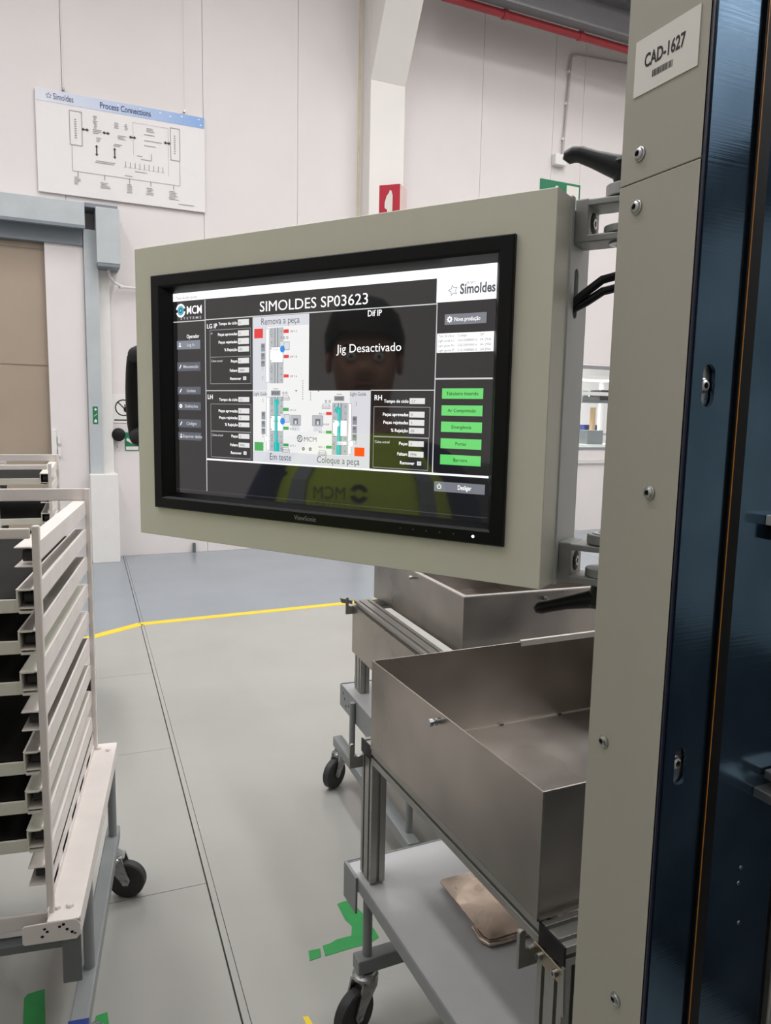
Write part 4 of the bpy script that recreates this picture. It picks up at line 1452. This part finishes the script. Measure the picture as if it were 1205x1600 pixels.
def build_rack(name, label, loc, rz, grp):
    """white tray rack on a grey wheeled base. local x right, y away. right side plane x=-.088, near end y=-.82"""
    k = thing(name, label, 'rack', loc, rz, grp)
    x0, x1 = -.70, -.088
    y0, y1 = -.815, .03
    for x, s_ in ((x1, 1), (x0, -1)):
        # posts
        for y in (y0, y1 - .016):
            if s_ > 0:
                MB().box((x - .002, y, .47), (x + .013, y + .016, 1.362 if y < -.5 else 1.357)).build('post', WHITEM, k, bev=.003)
            else:
                MB().box((x - .013, y, .47), (x + .002, y + .016, 1.362 if y < -.5 else 1.357)).build('post', WHITEM, k, bev=.003)
        # nine guide rails, each a channel open to the inside
        for i in range(9):
            zt = 1.318 - i * .0886
            h = .043
            a = -s_
            t = .003
            poly = [(0, 0), (0, -.008 * 0 - h), (a * .036, -h), (a * .038, -h + .002), (a * .036, -h + t), (a * t, -h + t), (a * t, -t), (a * .036, -t), (a * .038, -t + .002), (a * .036, 0), (a * .008, .0), (a * .003, -.002)]
            rl = MB().prism(poly, (x, y0 + .004, zt), (1, 0, 0), (0, 0, 1), (0, y1 - y0 - .012, 0)).build('guide_rail', WHITEM, k, bev=.0012)
            MB().cyl((x + a * .006, y0 + .030, zt - .0215), (x + a * .024, y0 + .030, zt - .0215), .013, n=14).build('roller', RUBBER, rl, smooth=True)
        # slotted skirt below the rails
        holed('slotted_skirt', rect(y0 + .016, .470, y1 - .02, .553), [rect(y0 + .05 + q * .15, .505, y0 + .145 + q * .15, .532) for q in range(5)], .003, WHITEM, k, plane_m((x, 0, 0), (0, 1, 0), (0, 0, 1)))
        MB().box((x - .003, y0 + .02, .44), (x - .0022, y1 - .03, .56)).build('skirt_backing', GASK, k)
    # end rails
    MB().box((x0, y0 - .004, 1.336), (x1 - .004, y0 + .004, 1.358)).build('top_rail', WHITEM, k, bev=.003)
    MB().box((x0, y1 - .006, 1.318), (x1, y1, 1.357)).build('top_rail', WHITEM, k, bev=.003)
    MB().box((-.37, y1 - .012, .50), (-.335, y1 - .004, 1.318)).build('rear_post', WHITEM, k, bev=.002)
    MB().box((x0, y0 - .004, .470), (x1, y0 + .006, .505)).build('bottom_rail', WHITEM, k, bev=.002)
    # white foot plank at the side with upturned lip and rounded front bracket
    pk = MB().box((-.086, -.845, .496), (-.020, .055, .500)).box((-.022, -.84, .452), (-.018, .05, .500)).build('foot_plank', WHITEM, k, bev=.0012)
    MB().box((-.0875, -.83, .50), (-.0845, .05, .516)).build('plank_lip', WHITEM, k, bev=.001)
    MB().prism([(-.13, .452), (-.135, .456), (-.135, .492), (-.13, .496), (-.034, .500), (-.024, .496), (-.018, .486), (-.018, .462), (-.026, .452)], (0, -.846, 0), (1, 0, 0), (0, 0, 1), (0, .004, 0)).build('front_bracket', WHITEM, k, bev=.001)
    for x, y in ((-.072, -.80), (-.045, -.80), (-.072, .015), (-.040, -.005)):
        MB().lathe((x, y, .500), (0, 0, 1), [(0, .009), (.002, .009), (.006, .007), (.007, 0)], 6).build('bolt', WHITEM, k)
    random.seed(5)
    for x, z in ((-.085, .478), (-.06, .486), (-.045, .478), (-.035, .470), (-.095, .468), (-.052, .490), (-.029, .466), (-.09, .485)):
        MB().prism(circle(0, 0, .0035, 7), (x, -.8462, z), (1, 0, 0), (0, 0, random.uniform(.5, 1)), (0, -.0004, 0)).build('paint_chip', GASK, k)
    # grey base frame
    MB().box((x0, -.838, .430), (-.045, -.805, .450)).build('base_cross_angle', GREYD, k, bev=.002)
    MB().box((x0, -.01, .430), (-.045, .03, .450)).build('base_cross_angle', GREYD, k, bev=.002)
    MB().box((-.046, -.834, .428), (-.034, .04, .452)).box((-.046, -.834, .400), (-.042, .04, .428)).build('base_side_angle', GREYP, k, bev=.002)
    MB().box((-.058, -.842, .345), (-.018, -.836, .470)).build('corner_plate', GREYD, k, bev=.004)
    MB().box((-.060, -.80, .150), (-.018, .075, .195)).build('base_bar', GREYP, k, bev=.004)
    MB().box((x0 + .0, -.80, .150), (x0 + .042, .075, .195)).build('base_bar', GREYP, k, bev=.004)
    for x in (-.036, x0 + .02):
        for y in (-.60, .012):
            MB().cyl((x, y, .195), (x, y, .43), .0135, n=16).build('tube_post', GREYP, k, smooth=True)
    MB().box((-.062, -.808, .148), (-.016, -.775, .198)).build('end_cap', BLUECAP, k, bev=.002)
    caster(k, -.030, -.02, .150, R(-15), .060)
    caster(k, -.012, -.76, .150, R(-60), .060)
    caster(k, x0 + .02, -.02, .150, R(200), .060)
    caster(k, x0 + .02, -.74, .150, R(200), .060)
    return k


def rack_tray(proto_parts, loc, rz, i, label, grp):
    t = thing('rack_tray', label, 'tray', loc, rz, grp)
    zt = 1.318 - i * .0886 - .0886 * .0
    z = zt - .049
    # sheet with black mat, white edge strips, hooked into the rails
    MB().box((-.655, -.80, z + .022), (-.125, .015, z + .027)).build('mat', TRAYB, t)
    MB().box((-.66, -.812, z - .001), (-.122, -.806, z + .028)).build('front_strip', TRAYW, t, bev=.002)
    MB().box((-.66, .015, z + .0), (-.122, .021, z + .030)).build('rear_strip', TRAYW, t, bev=.002)
    for s_, xa in ((1, -.1235), (-1, -.6645)):
        b = MB()
        b.prism([(0, .0), (.0, .040), (.003, .043), (.028, .043), (.028, .040), (.003, .040), (.003, .0), (.006, -.004), (.028, -.004), (.031, -.001), (.031, -.005), (.027, -.008), (.005, -.008)] if s_ > 0 else
                [(0, .0), (.0, .040), (-.003, .043), (-.028, .043), (-.028, .040), (-.003, .040), (-.003, .0), (-.006, -.004), (-.028, -.004), (-.031, -.001), (-.031, -.005), (-.027, -.008), (-.005, -.008)],
                (xa, -.815, z + .006), (1, 0, 0), (0, 0, 1), (0, .83, 0))
        b.build('edge_channel', TRAYW, t)
    return t


rk = build_rack('tray_rack', 'white tray rack on a grey wheeled base, nearest at the left', RK, TH, 'white tray racks')
ORD = {1: 'topmost', 2: 'second', 3: 'third', 5: 'fourth', 6: 'fifth', 7: 'lowest'}
protos = []
for i in (1, 2, 3, 5, 6, 7):
    if not protos:
        t = rack_tray(None, RK, TH, i, 'x', 'black trays in the near rack')
        protos.append(t)
    else:
        t = copy_tree(protos[0])
        t.location = (RK[0], RK[1], -(i - 1) * .0886)
    t['label'] = 'black tray with white edge in the near left rack, %s of the six' % ORD[i]

# rack standing further back, alternate levels filled
rk2 = copy_tree(rk)
rk2.location = (.135, 4.42, .05)
rk2.rotation_euler = (0, 0, R(-3))
rk2.location.z = 0
rk2['label'] = 'white tray rack farther back in front of the roll door'
for n_, i in enumerate((0, 2, 4, 6)):
    t = copy_tree(protos[0])
    t.location = (.135, 4.42, -(i - 1) * .0886)
    t.rotation_euler = (0, 0, R(-3))
    t['label'] = 'black tray in the rear rack by the roll door, %s from its top' % ('first', 'second', 'third', 'fourth')[n_]
    t['group'] = 'black trays in the rear rack'


# ================================================================== WORKER MIRRORED IN THE SCREEN
def worker(holding=False):
    """standing left of the camera, facing the panel (+x); seen only in the glass of the screen"""
    if holding:
        o = thing('person', 'person in dark clothes behind the camera holding up a phone', 'person', (-.16, -.41, 0), R(65.4))
    else:
        o = thing('person', 'person in navy top and yellow safety vest mirrored in the screen', 'person', (-.53, .86, 0))
    V, E, RD = [], [], []

    def v(p, r, link=None):
        V.append(p)
        RD.append(r if isinstance(r, tuple) else (r, r))
        if link is not None:
            E.append((link, len(V) - 1))
        return len(V) - 1
    # pelvis root, spine, head; x forward, y to the wearer's left
    pel = v((0, 0, .98), (.13, .16))
    w = v((.01, 0, 1.12), (.125, .15), pel)
    ch = v((.02, 0, 1.32), (.135, .18), w)
    sh = v((.0, 0, 1.48), (.10, .13), ch)
    nk = v((.015, 0, 1.585), (.055, .058), sh)
    hd_ = v((.035, 0, 1.67), (.078, .070), nk)
    v((.025, 0, 1.77), (.088, .078), hd_)
    v((.02, 0, 1.84), (.055, .05), len(V) - 1)
    nose = v((.125, 0, 1.715), (.014, .012), hd_)
    for s_ in (-1, 1):
        s0 = v((0, s_ * .19, 1.475), .065, sh)
        s1 = v((.0, s_ * .25, 1.36), .056, s0)
        if holding:
            e = v((.10, s_ * .25, 1.20), .047, s1)
            wr = v((.36, s_ * .115, 1.50), .032, e)
            hp = v((.385, s_ * .095, 1.55), (.020, .034), wr)
            dirs = Vector((.05, -s_ * .10, 1)).normalized()
        elif s_ > 0:      # left arm bent and raised toward the panel
            e = v((.03, .30, 1.17), .047, s1)
            wr = v((.24, .34, 1.22), .032, e)
            hp = v((.31, .345, 1.235), (.020, .038), wr)
            dirs = Vector((.95, .08, .18)).normalized()
        else:
            e = v((-.02, -.29, 1.14), .047, s1)
            wr = v((.06, -.29, .91), .032, e)
            hp = v((.075, -.285, .84), (.020, .038), wr)
            dirs = Vector((.12, .0, -1)).normalized()
        side = Vector((0, 0, 1)) if s_ > 0 else Vector((1, 0, 0))
        if holding:
            side = Vector((-.25, -s_ * .2, 0)).normalized()
        base = Vector(V[hp])
        for k, L in enumerate((.060, .070, .066, .052)):
            q = base + side * (.030 - k * .020) + dirs * .025
            a = v(tuple(q), .010, hp)
            q2 = q + dirs * L * .5
            c = v(tuple(q2), .009, a)
            v(tuple(q2 + dirs * L * .45 + Vector((0, -s_ * .012, 0))), .008, c)
        th = Vector(V[wr]) + dirs * .03 + side * .032
        a = v(tuple(th), .012, wr)
        v(tuple(th + dirs * .035 + side * .018), .010, a)
        h0 = v((0, s_ * .10, .92), (.10, .095), pel)
        kn = v((.02, s_ * .115, .50), (.066, .062), h0)
        an = v((-.01, s_ * .12, .10), (.045, .042), kn)
        v((.10, s_ * .13, .045), (.042, .045), an)
        v((.17, s_ * .135, .035), (.03, .04), len(V) - 1)
    me = bpy.data.meshes.new('body')
    me.from_pydata(V, E, [])
    t = bpy.data.objects.new('body', me)
    COL.objects.link(t)
    sk = t.modifiers.new('skin', 'SKIN')
    for i, sv in enumerate(me.skin_vertices[0].data):
        sv.radius = RD[i]
        sv.use_root = i == 0
    t.modifiers.new('sub', 'SUBSURF').levels = 2
    dg = bpy.context.evaluated_depsgraph_get()
    body = bpy.data.meshes.new_from_object(t.evaluated_get(dg))
    bpy.data.objects.remove(t)
    for mm in (mat('skin_tone', (186, 138, 112), .55, var=.05, scale=20), mat('navy_cloth', (30, 42, 78), .85, var=.1, scale=40), mat('dark_trousers', (40, 42, 48), .85, var=.1, scale=40), mat('black_shoes', (22, 22, 24), .5, var=.05)):
        body.materials.append(mm)
    for p in body.polygons:
        c = p.center
        p.use_smooth = True
        if c.z > 1.555:
            p.material_index = 0
        elif holding and c.z > 1.50 and c.x > .30:
            p.material_index = 0
        elif not holding and (c.y > .2 and c.x > .235) or not holding and (c.y < -.2 and c.z < .92 and c.x > .0 and abs(c.y) > .235):
            p.material_index = 0
        elif c.z < .10:
            p.material_index = 3
        elif c.z < 1.0 and not (abs(c.y) > .235):
            p.material_index = 2
        else:
            p.material_index = 1
    bo = bpy.data.objects.new('body', body)
    COL.objects.link(bo)
    bo.parent = o
    # face
    for s_ in (-1, 1):
        MB().lathe((.100, s_ * .032, 1.735), (1, 0, 0), [(-.012, .001), (-.008, .009), (0, .012), (.006, .009), (.009, .001)], 14).build('eye', WHITEPL, bo, smooth=True)
        MB().lathe((.1075, s_ * .032, 1.735), (1, 0, 0), [(0, .005), (.002, .004), (.0025, 0)], 12).build('pupil', GASK, bo)
        MB().box((.100, s_ * .032 - .018, 1.755), (.112, s_ * .032 + .018, 1.761)).build('eyebrow', mat('dark_hair', (44, 36, 30), .7, var=.1), bo, bev=.002)
        MB().lathe((.02, s_ * .078, 1.725), (0, s_, 0), [(0, .02), (.008, .028), (.014, .022), (.016, .002)], 14).build('ear', MATS['skin_tone'], bo, smooth=True)
    MB().box((.104, -.024, 1.668), (.114, .024, 1.676)).build('mouth', mat('lip_tone', (150, 92, 82), .5, var=.05), bo, bev=.003)
    hb_ = MB()
    prof = [(1.74, .102), (1.79, .105), (1.84, .088), (1.875, .05), (1.888, .001)]
    n = 24
    vs, fs = [], []
    for z, r_ in prof:
        for i in range(n):
            a = 2 * math.pi * i / n
            lift = .055 * max(0, math.cos(a)) if z < 1.78 else 0
            vs.append((.012 + r_ * math.cos(a) * 1.04, r_ * .93 * math.sin(a), z + lift))
    for k in range(len(prof) - 1):
        for i in range(n):
            j = (i + 1) % n
            fs.append((k * n + i, k * n + j, (k + 1) * n + j, (k + 1) * n + i))
    hb_.add(vs, fs)
    hb_.build('hair', MATS['dark_hair'], bo, smooth=True)
    if holding:
        ph = MB().box((.412, -.080, 1.565), (.420, .080, 1.640)).build('phone', BLACKP, o, bev=.003)
        return o
    # vest shell around the torso
    rings = [(.88, .165, .215), (1.0, .165, .205), (1.12, .155, .195), (1.25, .165, .215), (1.36, .165, .225), (1.45, .135, .205), (1.52, .10, .15), (1.56, .085, .10)]
    HV = mat('hi_vis_yellow', (190, 214, 32), .7, var=.05, scale=30)
    GR = mat('silver_reflective_tape', (150, 156, 158), .4, .3, var=.05, scale=60)
    n = 40
    vs, fs = [], []
    for z, ax_, ay in rings:
        for i in range(n):
            a = 2 * math.pi * i / n
            vs.append((.012 + ax_ * math.cos(a), ay * math.sin(a), z))
    for k in range(len(rings) - 1):
        for i in range(n):
            j = (i + 1) % n
            fs.append((k * n + i, k * n + j, (k + 1) * n + j, (k + 1) * n + i))
    vb = MB().add(vs, fs).build('vest', HV, o, smooth=True)
    md = vb.modifiers.new('solid', 'SOLIDIFY')
    md.thickness = .006

    def surf(a, z, off=.008):
        for k in range(len(rings) - 1):
            if rings[k][0] <= z <= rings[k + 1][0]:
                f = (z - rings[k][0]) / (rings[k + 1][0] - rings[k][0])
                ax_ = rings[k][1] + f * (rings[k + 1][1] - rings[k][1])
                ay = rings[k][2] + f * (rings[k + 1][2] - rings[k][2])
                return (.012 + (ax_ + off) * math.cos(a), (ay + off) * math.sin(a), z)
    st_ = MB()
    for a0 in (38, -50):
        zs = [.9 + q * .055 for q in range(12)]
        vs = []
        for z in zs:
            vs += [surf(R(a0), z), surf(R(a0 + 14), z)]
        st_.add(vs, [(2 * q, 2 * q + 1, 2 * q + 3, 2 * q + 2) for q in range(len(zs) - 1)])
    for z in (.98, 1.12):
        vs = []
        for i in range(41):
            a = 2 * math.pi * i / 40
            vs += [surf(a, z, .009), surf(a, z + .05, .009)]
        st_.add(vs, [(2 * q, 2 * q + 1, 2 * q + 3, 2 * q + 2) for q in range(40)])
    st_.build('reflective_tape', GR, vb)
    # logo over the left breast
    c0, c1 = Vector(surf(R(10), 1.42, .012)), Vector(surf(R(34), 1.42, .012))
    un = (c1 - c0).normalized()
    PV = plane_m(c0 + Vector((.010, 0, -.008)), un, (0, 0, 1))
    lg = text(MB(), 'MCM', .0, .0, .040, PV, width=.075)
    text(lg, 'S Y S T E M S', .0, -.016, .012, PV, width=.085)
    for a0 in (20, 200):
        for i in range(8):
            t0, t1 = R(a0 + i * 18), R(a0 + (i + 1) * 18)
            flat(lg, [(-.03 + r_ * math.cos(t), .014 + r_ * math.sin(t)) for r_, t in ((.010, t0), (.022, t0), (.022, t1), (.010, t1))], PV)
    lg.build('vest_lettering', BLKINK, vb)
    return o


worker()
worker(True)
